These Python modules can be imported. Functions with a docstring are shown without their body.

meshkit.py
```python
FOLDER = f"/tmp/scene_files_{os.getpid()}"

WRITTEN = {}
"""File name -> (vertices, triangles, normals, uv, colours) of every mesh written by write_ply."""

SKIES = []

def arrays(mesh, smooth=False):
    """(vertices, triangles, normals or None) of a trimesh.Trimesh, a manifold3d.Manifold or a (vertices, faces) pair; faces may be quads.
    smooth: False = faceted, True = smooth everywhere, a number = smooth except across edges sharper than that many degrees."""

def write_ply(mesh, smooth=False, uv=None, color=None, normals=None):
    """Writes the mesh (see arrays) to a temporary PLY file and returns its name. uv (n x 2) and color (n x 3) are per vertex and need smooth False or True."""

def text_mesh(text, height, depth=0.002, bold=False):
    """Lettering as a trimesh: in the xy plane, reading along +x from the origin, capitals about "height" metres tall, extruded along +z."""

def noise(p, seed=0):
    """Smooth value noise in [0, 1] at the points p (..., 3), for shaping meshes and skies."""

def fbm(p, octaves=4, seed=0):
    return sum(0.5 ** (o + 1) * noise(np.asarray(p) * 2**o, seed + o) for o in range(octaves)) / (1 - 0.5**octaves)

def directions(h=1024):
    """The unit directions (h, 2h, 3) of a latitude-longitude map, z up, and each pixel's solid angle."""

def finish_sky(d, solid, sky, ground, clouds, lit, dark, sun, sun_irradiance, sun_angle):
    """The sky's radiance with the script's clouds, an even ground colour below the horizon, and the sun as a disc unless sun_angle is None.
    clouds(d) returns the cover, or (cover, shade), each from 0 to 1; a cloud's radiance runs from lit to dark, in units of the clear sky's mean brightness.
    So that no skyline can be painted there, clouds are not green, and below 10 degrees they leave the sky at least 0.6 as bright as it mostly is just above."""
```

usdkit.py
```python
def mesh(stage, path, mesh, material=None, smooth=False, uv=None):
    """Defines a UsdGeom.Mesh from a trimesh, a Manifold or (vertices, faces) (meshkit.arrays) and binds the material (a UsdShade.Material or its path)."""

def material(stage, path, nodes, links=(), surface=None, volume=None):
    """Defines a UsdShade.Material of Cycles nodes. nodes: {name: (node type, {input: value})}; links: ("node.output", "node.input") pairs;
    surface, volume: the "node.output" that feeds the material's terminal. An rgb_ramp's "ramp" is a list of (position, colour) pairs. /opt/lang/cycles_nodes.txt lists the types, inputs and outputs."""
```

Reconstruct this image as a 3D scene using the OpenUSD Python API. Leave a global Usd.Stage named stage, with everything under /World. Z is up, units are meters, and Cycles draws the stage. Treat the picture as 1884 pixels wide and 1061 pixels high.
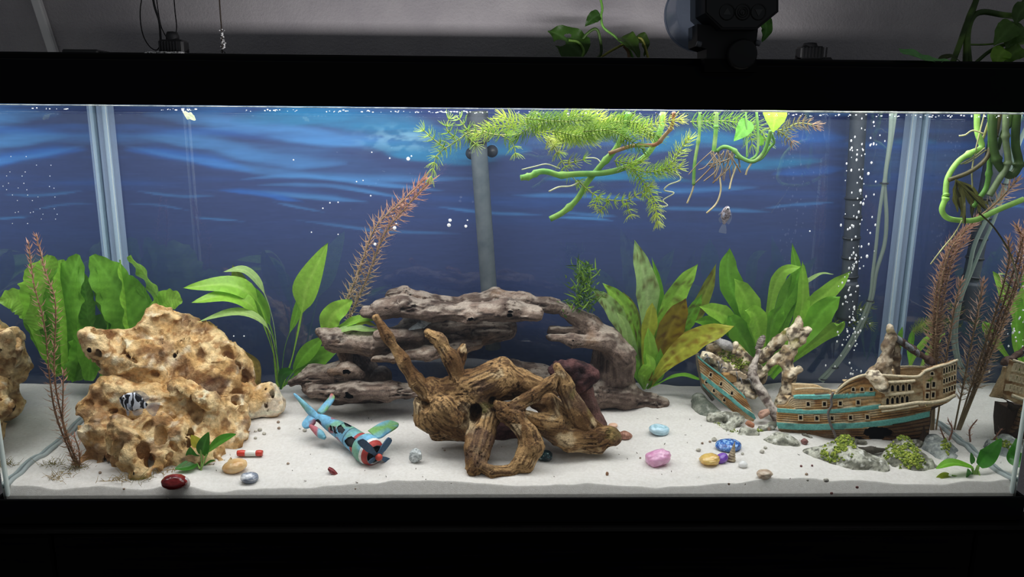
import math, random
import numpy as np, trimesh, usdkit
from meshkit import noise, fbm
from pxr import Usd, UsdGeom, UsdLux, UsdShade, Sdf, Gf, Vt

stage = Usd.Stage.CreateInMemory()
UsdGeom.SetStageUpAxis(stage, 'Z'); UsdGeom.SetStageMetersPerUnit(stage, 1.0)
UsdGeom.Xform.Define(stage, '/World'); UsdGeom.Scope.Define(stage, '/World/Looks')
# ------------------------------------------------------------------ camera, light, exposure
F_PX, W_PX, H_PX = 1400.0, 1884, 1061
CAM = np.array([-0.0282, -0.8465, 0.4376]); YAW, PITCH, ROLL = 0.0232, 0.2121, 0.0082
_fw = np.array([math.sin(YAW)*math.cos(PITCH), math.cos(YAW)*math.cos(PITCH), -math.sin(PITCH)])
_r = np.cross(_fw, [0, 0, 1.0]); _r /= np.linalg.norm(_r); _u = np.cross(_r, _fw)
RGT = math.cos(ROLL)*_r + math.sin(ROLL)*_u; UPV = -math.sin(ROLL)*_r + math.cos(ROLL)*_u
cam = UsdGeom.Camera.Define(stage, '/World/camera')
m4 = np.eye(4); m4[0, :3], m4[1, :3], m4[2, :3], m4[3, :3] = RGT, UPV, -_fw, CAM
cam.AddTransformOp().Set(Gf.Matrix4d(*m4.ravel().tolist()))
cam.CreateHorizontalApertureAttr(36.0); cam.CreateFocalLengthAttr(36.0*F_PX/W_PX)
cam.CreateClippingRangeAttr((0.02, 50.0)); cam.CreateExposureAttr(0.0)

W2, DEP, LIP, WATER = 0.61, 0.3225, 0.455, 0.4495          # half width, apparent depth, rim lip, water level

def rect_light(path, pos, rot, w, h, power, color=(1, 1, 1)):
    l = UsdLux.RectLight.Define(stage, path)
    x = UsdGeom.Xformable(l); x.AddTranslateOp().Set(Gf.Vec3d(*pos)); x.AddRotateXYZOp().Set(Gf.Vec3f(*rot))
    l.CreateWidthAttr(w); l.CreateHeightAttr(h); l.CreateIntensityAttr(power); l.CreateColorAttr(Gf.Vec3f(*color))
    return l
dome = UsdLux.DomeLight.Define(stage, '/World/room_light'); dome.CreateIntensityAttr(0.04); dome.CreateColorAttr(Gf.Vec3f(.9, .95, 1))
# the LED bar hanging under the lid: one strip shining down
LEDZ, LEDY = 0.505, 0.105
rect_light('/World/led_down', (0, LEDY, LEDZ-.011), (0, 0, 0), 1.14, 0.19, 8.3, (1.0, .985, .985))
rect_light('/World/added_wall_light', (-.02, .218, .512), (115, 0, 0), .80, .008, 51.0, (1, .97, .98))  # added lamp, imitates light the water surface throws on the wall

# ------------------------------------------------------------------ helpers
def ray(px, py):
    return _fw + RGT*((px-W_PX/2)/F_PX) - UPV*((py-H_PX/2)/F_PX)
def P(px, py, Y):
    """The point of the plane y = Y that the photo shows at a pixel."""
    d = ray(px, py); p = CAM + d*((Y-CAM[1])/d[1]); lim = W2-.007
    if 0 < Y < DEP and abs(p[0]) > lim and p[2] < .60:            # keep what grows in the tank inside its side panes
        q = CAM + d*((math.copysign(lim, p[0])-CAM[0])/d[0])
        if q[1] > .004: return q
    return p
def project(v):
    d = np.asarray(v)-CAM; z = d@_fw; return np.stack([W_PX/2+F_PX*(d@RGT)/z, H_PX/2-F_PX*(d@UPV)/z], -1)
def mpp(Y): return (Y-CAM[1])/F_PX*1.02
def sand_z(x, y):
    x = np.asarray(x, float); y = np.asarray(y, float)
    q = np.stack([x*9, y*9, np.zeros_like(x*y)], -1)
    base = .0105 + .017*np.clip(y/DEP, 0, 1)
    dunes = (fbm(q, 3, 5)-.5)*.012
    fine = (noise(np.stack([x*60, y*90, 0*x*y], -1), 9)-.5)*.0016 + (noise(np.stack([x*25, y*60, 0*x*y], -1), 19)-.5)*.003
    edge = np.exp(-np.maximum(y, 0)/.012)*((fbm(np.stack([x*10, 0*x*y, 0*x*y], -1), 3, 77)-.44)*.026)
    return base + dunes + fine + edge - SCOOP(x, y)
def SCOOP(x, y):
    s = 0
    for cx, cy, r, d in ((.04, .075, .05, .006), (.16, .10, .05, .004), (-.1, .1, .06, .003)):
        s = s + d*np.exp(-((x-cx)**2+((y-cy)*1.4)**2)/r**2)
    return s
def G(px, py, dz=0.0):
    """The point of the sand that the photo shows at a pixel."""
    d = ray(px, py); lo, hi = .70, 2.2
    for _ in range(48):
        t = (lo+hi)/2; p = CAM+d*t
        if p[2] > float(sand_z(p[0], p[1]))+dz: lo = t
        else: hi = t
    p = CAM+d*lo
    if p[1] > DEP-.01: p = P(px, py, DEP-.01)
    return p

_names = {}
def numbered(parent, name):
    n = _names.get((parent, name), 0); _names[(parent, name)] = n+1
    return f'{parent}/{name}' if n == 0 else f'{parent}/{name}_{n:03d}'
def tag(o, label=None, cat=None, group=None, kind=None):
    p = o.GetPrim() if hasattr(o, 'GetPrim') else o
    for k, v in (('label', label), ('category', cat), ('group', group), ('kind', kind)):
        if v: p.SetCustomDataByKey(k, v)
    return o
_base = {}
def thing(name, label, cat, base, group=None, kind=None):
    """An empty at the thing's base; its parts are given in world coordinates and stored relative to it."""
    path = numbered('/World', name); x = UsdGeom.Xform.Define(stage, path)
    b = np.asarray(base, float); x.AddTranslateOp().Set(Gf.Vec3d(*b.tolist())); _base[path] = b
    tag(x, label, cat, group, kind); return path
def put(name, mesh, mat, parent=None, col=None, smooth=True, label=None, cat=None, group=None, kind=None):
    """One Mesh prim of the scene, under parent or under /World."""
    if hasattr(mesh, 'vertices'): v, f = np.array(mesh.vertices), np.array(mesh.faces)
    else: v, f = np.asarray(mesh[0], float), np.asarray(mesh[1], int)
    if f.shape[1] == 4: f = np.vstack([f[:, [0, 1, 2]], f[:, [0, 2, 3]]])
    path = numbered(parent or '/World', name)
    if parent: b = _base[parent]
    else: b = np.array([v[:, 0].mean(), v[:, 1].mean(), v[:, 2].min()])
    _base[path] = b
    if col is None and str(mat.GetPath() if hasattr(mat, 'GetPath') else mat).rsplit('/', 1)[-1] in _attr: col = np.broadcast_to(_attr[str(mat.GetPath() if hasattr(mat, 'GetPath') else mat).rsplit('/', 1)[-1]], (len(v), 3))
    if col is not None: smooth = True if smooth is not False else False
    o = usdkit.mesh(stage, path, (v-b, f), mat, smooth=smooth)
    if not parent: o.AddTranslateOp().Set(Gf.Vec3d(*b.tolist()))
    if col is not None:
        UsdGeom.PrimvarsAPI(o).CreatePrimvar('col', Sdf.ValueTypeNames.Color3fArray, 'vertex').Set(Vt.Vec3fArray.FromNumpy(np.clip(np.asarray(col), 0, 1).astype(np.float32)))
    tag(o, label, cat, group, kind); return path
def copy(src, name, pos, rotz=0, scale=1, label=None, cat=None, group=None, rx=0):
    """One more of a thing: an instance of the first one at its own place."""
    path = numbered('/World', name); x = UsdGeom.Xform.Define(stage, path)
    x.GetPrim().GetReferences().AddInternalReference(src)
    x.ClearXformOpOrder()
    x.AddTranslateOp(opSuffix='at').Set(Gf.Vec3d(*[float(t) for t in pos])); x.AddRotateXYZOp(opSuffix='turn').Set(Gf.Vec3f(float(rx), 0, float(rotz)))
    s = (scale,)*3 if np.ndim(scale) == 0 else scale
    x.AddScaleOp(opSuffix='size').Set(Gf.Vec3f(*[float(t) for t in s]))
    x.GetPrim().SetInstanceable(True); tag(x, label, cat, group); return path

# ---- materials
LK = '/World/Looks/'; _attr = {}
def srgb(*c):
    if len(c) == 1: c = c[0]
    c = np.asarray(c, float)/255.0
    return tuple(np.where(c < .04045, c/12.92, ((c+.055)/1.055)**2.4).tolist())
def M(name, ramp=None, col=None, attr=False, scale=60, detail=5, stretch=(1, 1, 1), rough=.6, bump=None, trans=0, tcol=None, spec=.4, metal=0, coat=0, vary=.35, obj=False, sss=0, dist=0):
    n = {'g': ('geometry', {}), 'tc': ('texture_coordinate', {}), 'm': ('mapping', {'scale': stretch}), 'p': ('principled_bsdf', {'roughness': rough, 'specular_ior_level': spec, 'metallic': metal, 'coat_weight': coat})}
    l = [('tc.object' if obj else 'g.position', 'm.vector')]
    if sss: n['p'][1].update({'subsurface_weight': sss, 'subsurface_scale': .004, 'subsurface_radius': (1, .9, .8)})
    out = None
    if ramp is not None:
        n['n'] = ('noise_texture', {'scale': scale, 'detail': detail, 'roughness': .6, 'distortion': dist}); n['r'] = ('rgb_ramp', {'ramp': ramp})
        l += [('m.vector', 'n.vector'), ('n.fac', 'r.fac')]; out = 'r.color'
    if attr:
        _attr[name] = (.30, .50, .12) if 'stem' in name or 'leaf' in name else (.55, .42, .28)
        n['a'] = ('attribute', {'attribute': 'col'}); out2 = 'a.color'
        if ramp is None:
            n['n'] = ('noise_texture', {'scale': scale, 'detail': detail, 'roughness': .65, 'distortion': dist}); n['r'] = ('rgb_ramp', {'ramp': [(.25, (1-vary,)*3), (.75, (1+vary*.6,)*3)]})
            l += [('m.vector', 'n.vector'), ('n.fac', 'r.fac')]
        n['x'] = ('mix', {'mix_type': 'multiply', 'fac': 1.0}); l += [('a.color', 'x.color1'), ('r.color', 'x.color2')]; out = 'x.color'
    if out: l.append((out, 'p.base_color'))
    else: n['p'][1]['base_color'] = col
    if bump:
        bs, bst, bd = bump
        n['bn'] = ('noise_texture', {'scale': bs, 'detail': 6, 'roughness': .65}); n['b'] = ('bump', {'strength': bst, 'distance': bd})
        l += [('m.vector', 'bn.vector'), ('bn.fac', 'b.height'), ('b.normal', 'p.normal')]
    surf = 'p.BSDF'
    if trans:
        n['t'] = ('translucent_bsdf', {'color': tcol or col or (.5, .8, .1)}); n['mx'] = ('mix_closure', {'fac': trans})
        if out and tcol is None: l.append((out, 't.color'))
        l += [('p.BSDF', 'mx.closure1'), ('t.BSDF', 'mx.closure2')]; surf = 'mx.closure'
    return usdkit.material(stage, LK+name, n, l, surface=surf)

# ---- shapes
def cat(meshes):
    vs, fs, o = [], [], 0
    for m in meshes:
        v, f = (np.array(m.vertices), np.array(m.faces)) if hasattr(m, 'vertices') else (np.asarray(m[0], float), np.asarray(m[1], int))
        if f.shape[1] == 4: f = np.vstack([f[:, [0, 1, 2]], f[:, [0, 2, 3]]])
        vs.append(v); fs.append(f+o); o += len(v)
    return np.vstack(vs), np.vstack(fs)
def box(lo, hi, bev=0.0):
    lo, hi = np.minimum(lo, hi).astype(float), np.maximum(lo, hi).astype(float)
    if bev <= 0:
        m = trimesh.creation.box(hi-lo); m.apply_translation((lo+hi)/2); return np.array(m.vertices), np.array(m.faces)
    c = []
    b = min(bev, (hi-lo).min()*.45)
    for k in range(3):
        l, h = lo+b, hi-b; l[k], h[k] = lo[k], hi[k]
        for x in (l[0], h[0]):
            for y in (l[1], h[1]):
                for z in (l[2], h[2]): c.append((x, y, z))
    h = trimesh.convex.convex_hull(np.array(c)); return np.array(h.vertices), np.array(h.faces)
def spline(pts, n):
    """Catmull-Rom through the points (any number of columns), n samples."""
    p = np.asarray(pts, float)
    if len(p) == 2: return p[0]+(p[1]-p[0])*np.linspace(0, 1, n)[:, None]
    q = np.vstack([2*p[0]-p[1], p, 2*p[-1]-p[-2]])
    t = np.linspace(0, len(p)-1-1e-9, n); i = t.astype(int); u = (t-i)[:, None]
    a, b, c, d = q[i], q[i+1], q[i+2], q[i+3]
    return .5*((2*b)+(-a+c)*u+(2*a-5*b+4*c-d)*u*u+(-a+3*b-3*c+d)*u**3)
def frames(p):
    t = np.gradient(p, axis=0); t /= np.linalg.norm(t, axis=1, keepdims=True)+1e-12
    a = np.array([0, 0, 1.0]) if abs(t[0, 2]) < .9 else np.array([1.0, 0, 0])
    n = np.empty_like(p); n[0] = a-t[0]*(a@t[0]); n[0] /= np.linalg.norm(n[0])
    for i in range(1, len(p)):
        v = n[i-1]-t[i]*(n[i-1]@t[i]); n[i] = v/(np.linalg.norm(v)+1e-12)
    return t, n, np.cross(t, n)
def tube(pts, rad, sides=8, n=None, caps=True):
    """A round tube through the points; rad a number or one per point."""
    pts = np.asarray(pts, float); r = np.broadcast_to(np.asarray(rad, float), (len(pts),))
    if n: s = spline(np.hstack([pts, r[:, None]]), n); pts, r = s[:, :3], np.maximum(s[:, 3], 1e-5)
    t, a, b = frames(pts); k = len(pts); th = np.arange(sides)/sides*2*np.pi
    v = pts[:, None]+r[:, None, None]*(np.cos(th)[None, :, None]*a[:, None]+np.sin(th)[None, :, None]*b[:, None])
    v = v.reshape(-1, 3); i = np.arange(k-1)[:, None]*sides; j = np.arange(sides)[None]; j2 = (j+1) % sides
    f = np.stack([i+j, i+j2, i+sides+j2, i+sides+j], -1).reshape(-1, 4)
    f = np.vstack([f[:, [0, 1, 2]], f[:, [0, 2, 3]]])
    if caps:
        v = np.vstack([v, pts[0], pts[-1]]); c = len(v)-2; e = (k-1)*sides
        f = np.vstack([f, np.stack([np.full(sides, c), j2[0], j[0]], -1), np.stack([np.full(sides, c+1), e+j[0], e+j2[0]], -1)])
    return v, f
def lathe(prof, n=24, axis='z', at=(0, 0, 0)):
    """Profile (r, h) turned round an axis."""
    p = np.asarray(prof, float); th = np.arange(n)/n*2*np.pi
    v = np.stack([p[:, None, 0]*np.cos(th), p[:, None, 0]*np.sin(th), np.broadcast_to(p[:, None, 1], (len(p), n))], -1).reshape(-1, 3)
    i = np.arange(len(p)-1)[:, None]*n; j = np.arange(n)[None]; j2 = (j+1) % n
    f = np.stack([i+j, i+j2, i+n+j2, i+n+j], -1).reshape(-1, 4)
    if axis == 'y': v = v[:, [0, 2, 1]]*[1, -1, 1]
    if axis == 'x': v = v[:, [2, 0, 1]]
    return v+np.asarray(at, float), np.vstack([f[:, [0, 1, 2]], f[:, [0, 2, 3]]])
def leaf(mid, width, up, prof=None, n=22, across=7, fold=.25, wave=0., wfreq=6, seed=0, thick=.0005, ruffle=0., arch=0.):
    """A leaf blade along the midrib points: up is roughly its face normal; prof width profile (0..1 along)."""
    rng = np.random.default_rng(seed); mid = spline(mid, n)
    t = np.gradient(mid, axis=0); t /= np.linalg.norm(t, axis=1, keepdims=True)+1e-12
    up = np.broadcast_to(np.asarray(up, float), mid.shape); side = np.cross(t, up); side /= np.linalg.norm(side, axis=1, keepdims=True)+1e-12
    nr = np.cross(side, t); s = np.linspace(0, 1, n)
    if prof is None: w = np.sin(np.pi*s**.8)**.75
    elif callable(prof): w = prof(s)
    else: w = np.interp(s, np.linspace(0, 1, len(prof)), prof) if np.ndim(prof[0]) == 0 else np.interp(s, *zip(*prof))
    c = np.linspace(-1, 1, across); ph = rng.uniform(0, 6.28, 4)
    edge = 1+ruffle*(np.sin(s*wfreq*11+ph[2])*.6+np.sin(s*wfreq*17+ph[3])*.4)
    wl = w*width/2
    off = c[None]*wl[:, None]*np.where(np.abs(c[None]) > .8, edge[:, None], 1)
    lift = (np.abs(c)[None]*fold*wl[:, None] - arch*(c[None]**2)*wl[:, None]
            + wave*width*(c[None]**2)*np.sin(s[:, None]*wfreq*2*np.pi+ph[0]+np.where(c[None] > 0, 1.7, 0))
            + wave*width*.25*np.abs(c)[None]*np.cos(s[:, None]*wfreq*5+ph[1]))
    v = mid[:, None]+side[:, None]*off[..., None]+nr[:, None]*lift[..., None]
    i = np.arange(n-1)[:, None]*across; j = np.arange(across-1)[None]
    f = np.stack([i+j, i+j+1, i+across+j+1, i+across+j], -1).reshape(-1, 4)
    return v.reshape(-1, 3), f
def inst(v, f, M4):
    return v@M4[:3, :3].T+M4[:3, 3], f

def surface_nets(fn, lo, hi, h, pad=.006):
    """Mesh of the zero set of a distance function fn(points) in a box, grid step h; a coarse pass finds where it is."""
    lo, hi = np.asarray(lo, float)-pad, np.asarray(hi, float)+pad
    n = np.ceil((hi-lo)/h/4).astype(int)*4+1; H = 4*h
    nc = (n-1)//4+1
    gc = np.stack(np.meshgrid(*[lo[k]+H*np.arange(nc[k]) for k in range(3)], indexing='ij'), -1)
    dc = fn(gc.reshape(-1, 3)).reshape(nc)
    near = np.abs(dc) < H*2.2
    cell = np.zeros(nc-1, bool)
    for a, b, c in np.ndindex(2, 2, 2): cell |= near[a:nc[0]-1+a, b:nc[1]-1+b, c:nc[2]-1+c]
    fine = np.kron(cell, np.ones((4, 4, 4), bool)); need = np.zeros(n, bool)
    for a, b, c in np.ndindex(2, 2, 2): need[a:n[0]-1+a, b:n[1]-1+b, c:n[2]-1+c] |= fine
    d = np.repeat(np.repeat(np.repeat(dc, 4, 0), 4, 1), 4, 2)[:n[0], :n[1], :n[2]].copy()
    idx = np.argwhere(need); d[need] = fn(lo+idx*h)
    s = d < 0
    mixed = np.zeros(n-1, bool); allin = np.ones(n-1, bool)
    for a, b, c in np.ndindex(2, 2, 2):
        q = s[a:n[0]-1+a, b:n[1]-1+b, c:n[2]-1+c]; mixed |= q; allin &= q
    mixed &= ~allin
    cells = np.argwhere(mixed); vid = np.full(n-1, -1); vid[mixed] = np.arange(len(cells))
    acc = np.zeros((len(cells), 3)); cnt = np.zeros(len(cells))
    corners = [np.array(c) for c in np.ndindex(2, 2, 2)]
    for ax in range(3):
        for c in corners:
            if c[ax]: continue
            e = c.copy(); e[ax] = 1
            A, B = cells+c, cells+e; da, db = d[tuple(A.T)], d[tuple(B.T)]; x = (da < 0) != (db < 0)
            t = np.where(x, da/(da-db+1e-20), 0); p = A+t[:, None]*(e-c)
            acc += np.where(x[:, None], p, 0); cnt += x
    v = lo+acc/np.maximum(cnt, 1)[:, None]*h
    faces = []
    for ax in range(3):
        e = np.zeros(3, int); e[ax] = 1; o1, o2 = [(k == np.arange(3)).astype(int) for k in range(3) if k != ax]
        a = s[tuple(slice(0, n[k]-e[k]) for k in range(3))]; b = s[tuple(slice(e[k], n[k]) for k in range(3))]
        g = np.argwhere(a != b)
        ok = np.all(g-o1-o2 >= 0, 1) & np.all(g < n-1, 1); g = g[ok]; ins = a[tuple(g.T)]
        q = np.stack([vid[tuple((g-o1-o2).T)], vid[tuple((g-o2).T)], vid[tuple(g.T)], vid[tuple((g-o1).T)]], -1)
        flip = ins if ax != 1 else ~ins
        q[~flip] = q[~flip][:, ::-1]; faces.append(q[(q >= 0).all(1)])
    return v, np.vstack(faces)
def bones_sdf(bones, k=.004, grain=0., gfreq=220, glong=18, seed=3):
    """Distance to a smooth union of tapered limbs (a, b, ra, rb[, flatten]) with grain grooves running along each."""
    A = np.array([b[0] for b in bones]); B = np.array([b[1] for b in bones]); ra = np.array([b[2] for b in bones]); rb = np.array([b[3] for b in bones])
    fr = []
    for a, b in zip(A, B):
        t = (b-a)/(np.linalg.norm(b-a)+1e-9); x = np.cross(t, [.3, .9, .2]); x /= np.linalg.norm(x); fr.append((t, x, np.cross(t, x)))
    def fn(p):
        acc = np.zeros(len(p)); best = np.full(len(p), 1e9); loc = np.zeros((len(p), 3)); mn = np.full(len(p), 1e9); ds = []
        for i in range(len(bones)):
            ab = B[i]-A[i]; pa = p-A[i]; t = np.clip(pa@ab/(ab@ab+1e-12), 0, 1)
            q = pa-t[:, None]*ab; dd = np.linalg.norm(q, axis=1)-(ra[i]+(rb[i]-ra[i])*t); ds.append(dd)
            if grain:
                m = dd < best; best = np.where(m, dd, best); T, X, Z = fr[i]
                loc[m] = np.stack([(q@X)[m], (q@Z)[m], (pa@T)[m]+i*.37], -1)
        D = np.array(ds); mn = D.min(0); out = mn-k*np.log(np.exp(-np.clip((D-mn)/k, 0, 60)).sum(0))
        if grain:
            g = fbm(np.stack([loc[:, 0]*gfreq, loc[:, 1]*gfreq, loc[:, 2]*glong], -1), 2, seed)
            g2 = noise(np.stack([loc[:, 0]*gfreq*.35, loc[:, 1]*gfreq*.35, loc[:, 2]*glong*.5], -1), seed+1)
            ck = fbm(np.stack([loc[:, 0]*gfreq*.4, loc[:, 1]*gfreq*.4, loc[:, 2]*glong*.7], -1)+.05*noise(p*300, 5)[:, None], 2, seed+2)
            ck = np.exp(-((ck-.5)/.035)**2)*sstep(.42, .6, fbm(p*30, 2, seed+6))
            lump = fbm(p*60, 4, seed+4)-.5
            out = out + grain*((.5-g)*1.3+np.clip(g2-.55, 0, 1)*2.4+ck*1.1) - grain*2.6*lump
            fn.g, fn.g2 = g, ck
        return out
    return fn
def mixc(a, b, t):
    t = np.asarray(t)[..., None]; return np.asarray(a)*(1-t)+np.asarray(b)*t
def sstep(a, b, x): t = np.clip((x-a)/(b-a), 0, 1); return t*t*(3-2*t)
# ------------------------------------------------------------------ room
plaster = M('plaster', ramp=[(.3, srgb(150, 146, 150)), (.7, srgb(168, 164, 166))], scale=9, rough=.85, bump=(210, .5, .004), spec=.2)
WALLY = DEP+.115
put('wall_back', box((-2.2, WALLY, -.75), (2.2, WALLY+.1, 2.2)), plaster, kind='structure', smooth=False, label='grey textured plaster wall behind the aquarium', cat='wall')
put('floor', box((-2.2, -1.6, -.80), (2.2, WALLY+.1, -.75)), M('floor_wood', ramp=[(.3, (.05, .035, .025)), (.7, (.09, .06, .04))], scale=6, stretch=(1, 8, 1), rough=.5), kind='structure', smooth=False, label='dark wooden floor under the aquarium stand', cat='floor')
a, b = P(72, 5, WALLY), P(103, 100, WALLY)
xt = (a[0]+b[0])/2-.004
v, f = box((xt-.007, WALLY-.012, -.75), (xt+.007, WALLY, 2.2), .002)
for i in range(len(v)): v[i, 0] += (v[i, 2]-.6)*(a[0]-b[0])/(a[2]-b[2])
put('trim_1', (v, f), M('trim_paint', col=srgb(214, 212, 212), rough=.5), kind='structure', smooth=False, label='thin pale vertical trim strip on the wall at far left', cat='trim')
# ------------------------------------------------------------------ tank
blackp = M('black_plastic', col=(.0025, .0025, .003), rough=.5, spec=.08)
blackw = M('black_wood', ramp=[(.3, (.0022, .002, .002)), (.7, (.0032, .003, .003))], scale=40, stretch=(.2, 1, 6), rough=.7, spec=.05)
grayp = M('dark_grey_plastic', col=(.012, .012, .013), rough=.4, spec=.3)
def glassmat(name, inner_ior, tint=(.97, .99, .985), gl=(.93, .96, .96)):
    """Clear glass that mirrors what lies in the water where its outer face turns light back (total internal reflection)."""
    return usdkit.material(stage, LK+name, {'g': ('geometry', {}), 'f': ('fresnel', {'IOR': inner_ior}), 'x': ('math', {'math_type': 'multiply'}),
        't': ('transparent_bsdf', {'color': tint}), 'o': ('glossy_bsdf', {'color': gl, 'roughness': 0.0}), 'mx': ('mix_closure', {})},
        [('f.fac', 'x.value1'), ('g.backfacing', 'x.value2'), ('x.value', 'mx.fac'), ('t.BSDF', 'mx.closure1'), ('o.BSDF', 'mx.closure2')], surface='mx.closure')
side_glass = glassmat('side_glass', 1.33)
front_glass = usdkit.material(stage, LK+'front_glass', {'f': ('fresnel', {'IOR': 1.33}), 't': ('transparent_bsdf', {'color': (.985, .995, .99)}), 'o': ('glossy_bsdf', {'color': (.95, .97, .97), 'roughness': 0.0}), 'mx': ('mix_closure', {})},
    [('f.fac', 'mx.fac'), ('t.BSDF', 'mx.closure1'), ('o.BSDF', 'mx.closure2')], surface='mx.closure')
back_glass = usdkit.material(stage, LK+'back_glass', {'t': ('transparent_bsdf', {'color': (.99, 1, 1)}), 'o': ('glossy_bsdf', {'color': (.9, .95, 1), 'roughness': 0.0}), 'mx': ('mix_closure', {'fac': .07})},
    [('t.BSDF', 'mx.closure1'), ('o.BSDF', 'mx.closure2')], surface='mx.closure')
GT = .006
ZT = P(942, 116, -.009)[2]
tank = thing('aquarium', 'long rimmed glass aquarium with black plastic frame', 'aquarium', (0, DEP/2, -.03))
put('front_pane', ([(-W2, -.0022, -.02), (W2, -.0022, -.02), (W2, -.0022, ZT-.008), (-W2, -.0022, ZT-.008)], [[0, 1, 2, 3]]), front_glass, tank, smooth=False)
for s in (-1, 1):
    xo = s*(W2+.0022); q = [(xo, DEP, -.02), (xo, 0, -.02), (xo, 0, ZT-.008), (xo, DEP, ZT-.008)]
    put('side_pane', (q, [[0, 1, 2, 3]] if s < 0 else [[3, 2, 1, 0]]), side_glass, tank, smooth=False)
put('back_pane', ([(-W2, DEP, -.02), (W2, DEP, -.02), (W2, DEP, ZT-.008), (-W2, DEP, ZT-.008)], [[0, 1, 2, 3]]), back_glass, tank, smooth=False)
put('bottom_pane', box((-W2, 0, -.026), (W2, DEP, -.02)), front_glass, tank, smooth=False)
def ring(z0, z1, o, i_lip, th=.004):
    """A frame of four bars round the tank."""
    x, y0, y1 = W2+GT+o, -GT-o, DEP+o+.004
    return cat([box((-x, y0, z0), (x, y0+th, z1), .0012), box((-x, y1-th, z0), (x, y1, z1), .0012),
                box((-x, y0+th, z0), (-x+th, y1-th, z1)), box((x-th, y0+th, z0), (x, y1-th, z1))])
put('top_rim', cat([ring(LIP, ZT, .003, 0), box((-W2, -GT-.002, ZT-.012), (W2, .012, ZT-.006)), box((-W2, DEP-.012, ZT-.012), (W2, DEP, ZT-.006))]), blackp, tank, smooth=False)
put('scale_line', cat([tube([(-W2+.002, .0006, LIP-.0009), (.25, .0006, LIP-.0009)], .0005, 6), tube([(.24, .0006, LIP-.0009), (W2-.002, .0006, LIP-.0012)], .0010, 6)]), M('glare_line_paint', ramp=[(.4, srgb(120, 130, 130)), (.6, srgb(206, 210, 200))], scale=60, stretch=(1, 1, .2), rough=.5), tank, label='pale strip imitating glare under the frame')  # thin pale strip painted in for the glare along the lip
put('bottom_rim', ring(-.032, .0, .003, 0), blackp, tank, smooth=False)
sil = usdkit.material(stage, LK+'silicone', {'t': ('transparent_bsdf', {'color': (.80, .88, .97)}), 'd': ('diffuse_bsdf', {'color': (.50, .62, .80)}), 'mx': ('mix_closure', {'fac': .30})},
    [('t.BSDF', 'mx.closure1'), ('d.BSDF', 'mx.closure2')], surface='mx.closure')
sil2 = usdkit.material(stage, LK+'silicone_bead', {'d': ('translucent_bsdf', {'color': (.78, .86, .84)}), 'p': ('principled_bsdf', {'base_color': (.82, .90, .88), 'roughness': .25}), 'mx': ('mix_closure', {'fac': .35})},
    [('p.BSDF', 'mx.closure1'), ('d.BSDF', 'mx.closure2')], surface='mx.closure')
edge_grey = M('edge_line_grey', col=srgb(148, 158, 158), rough=.5)
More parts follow.
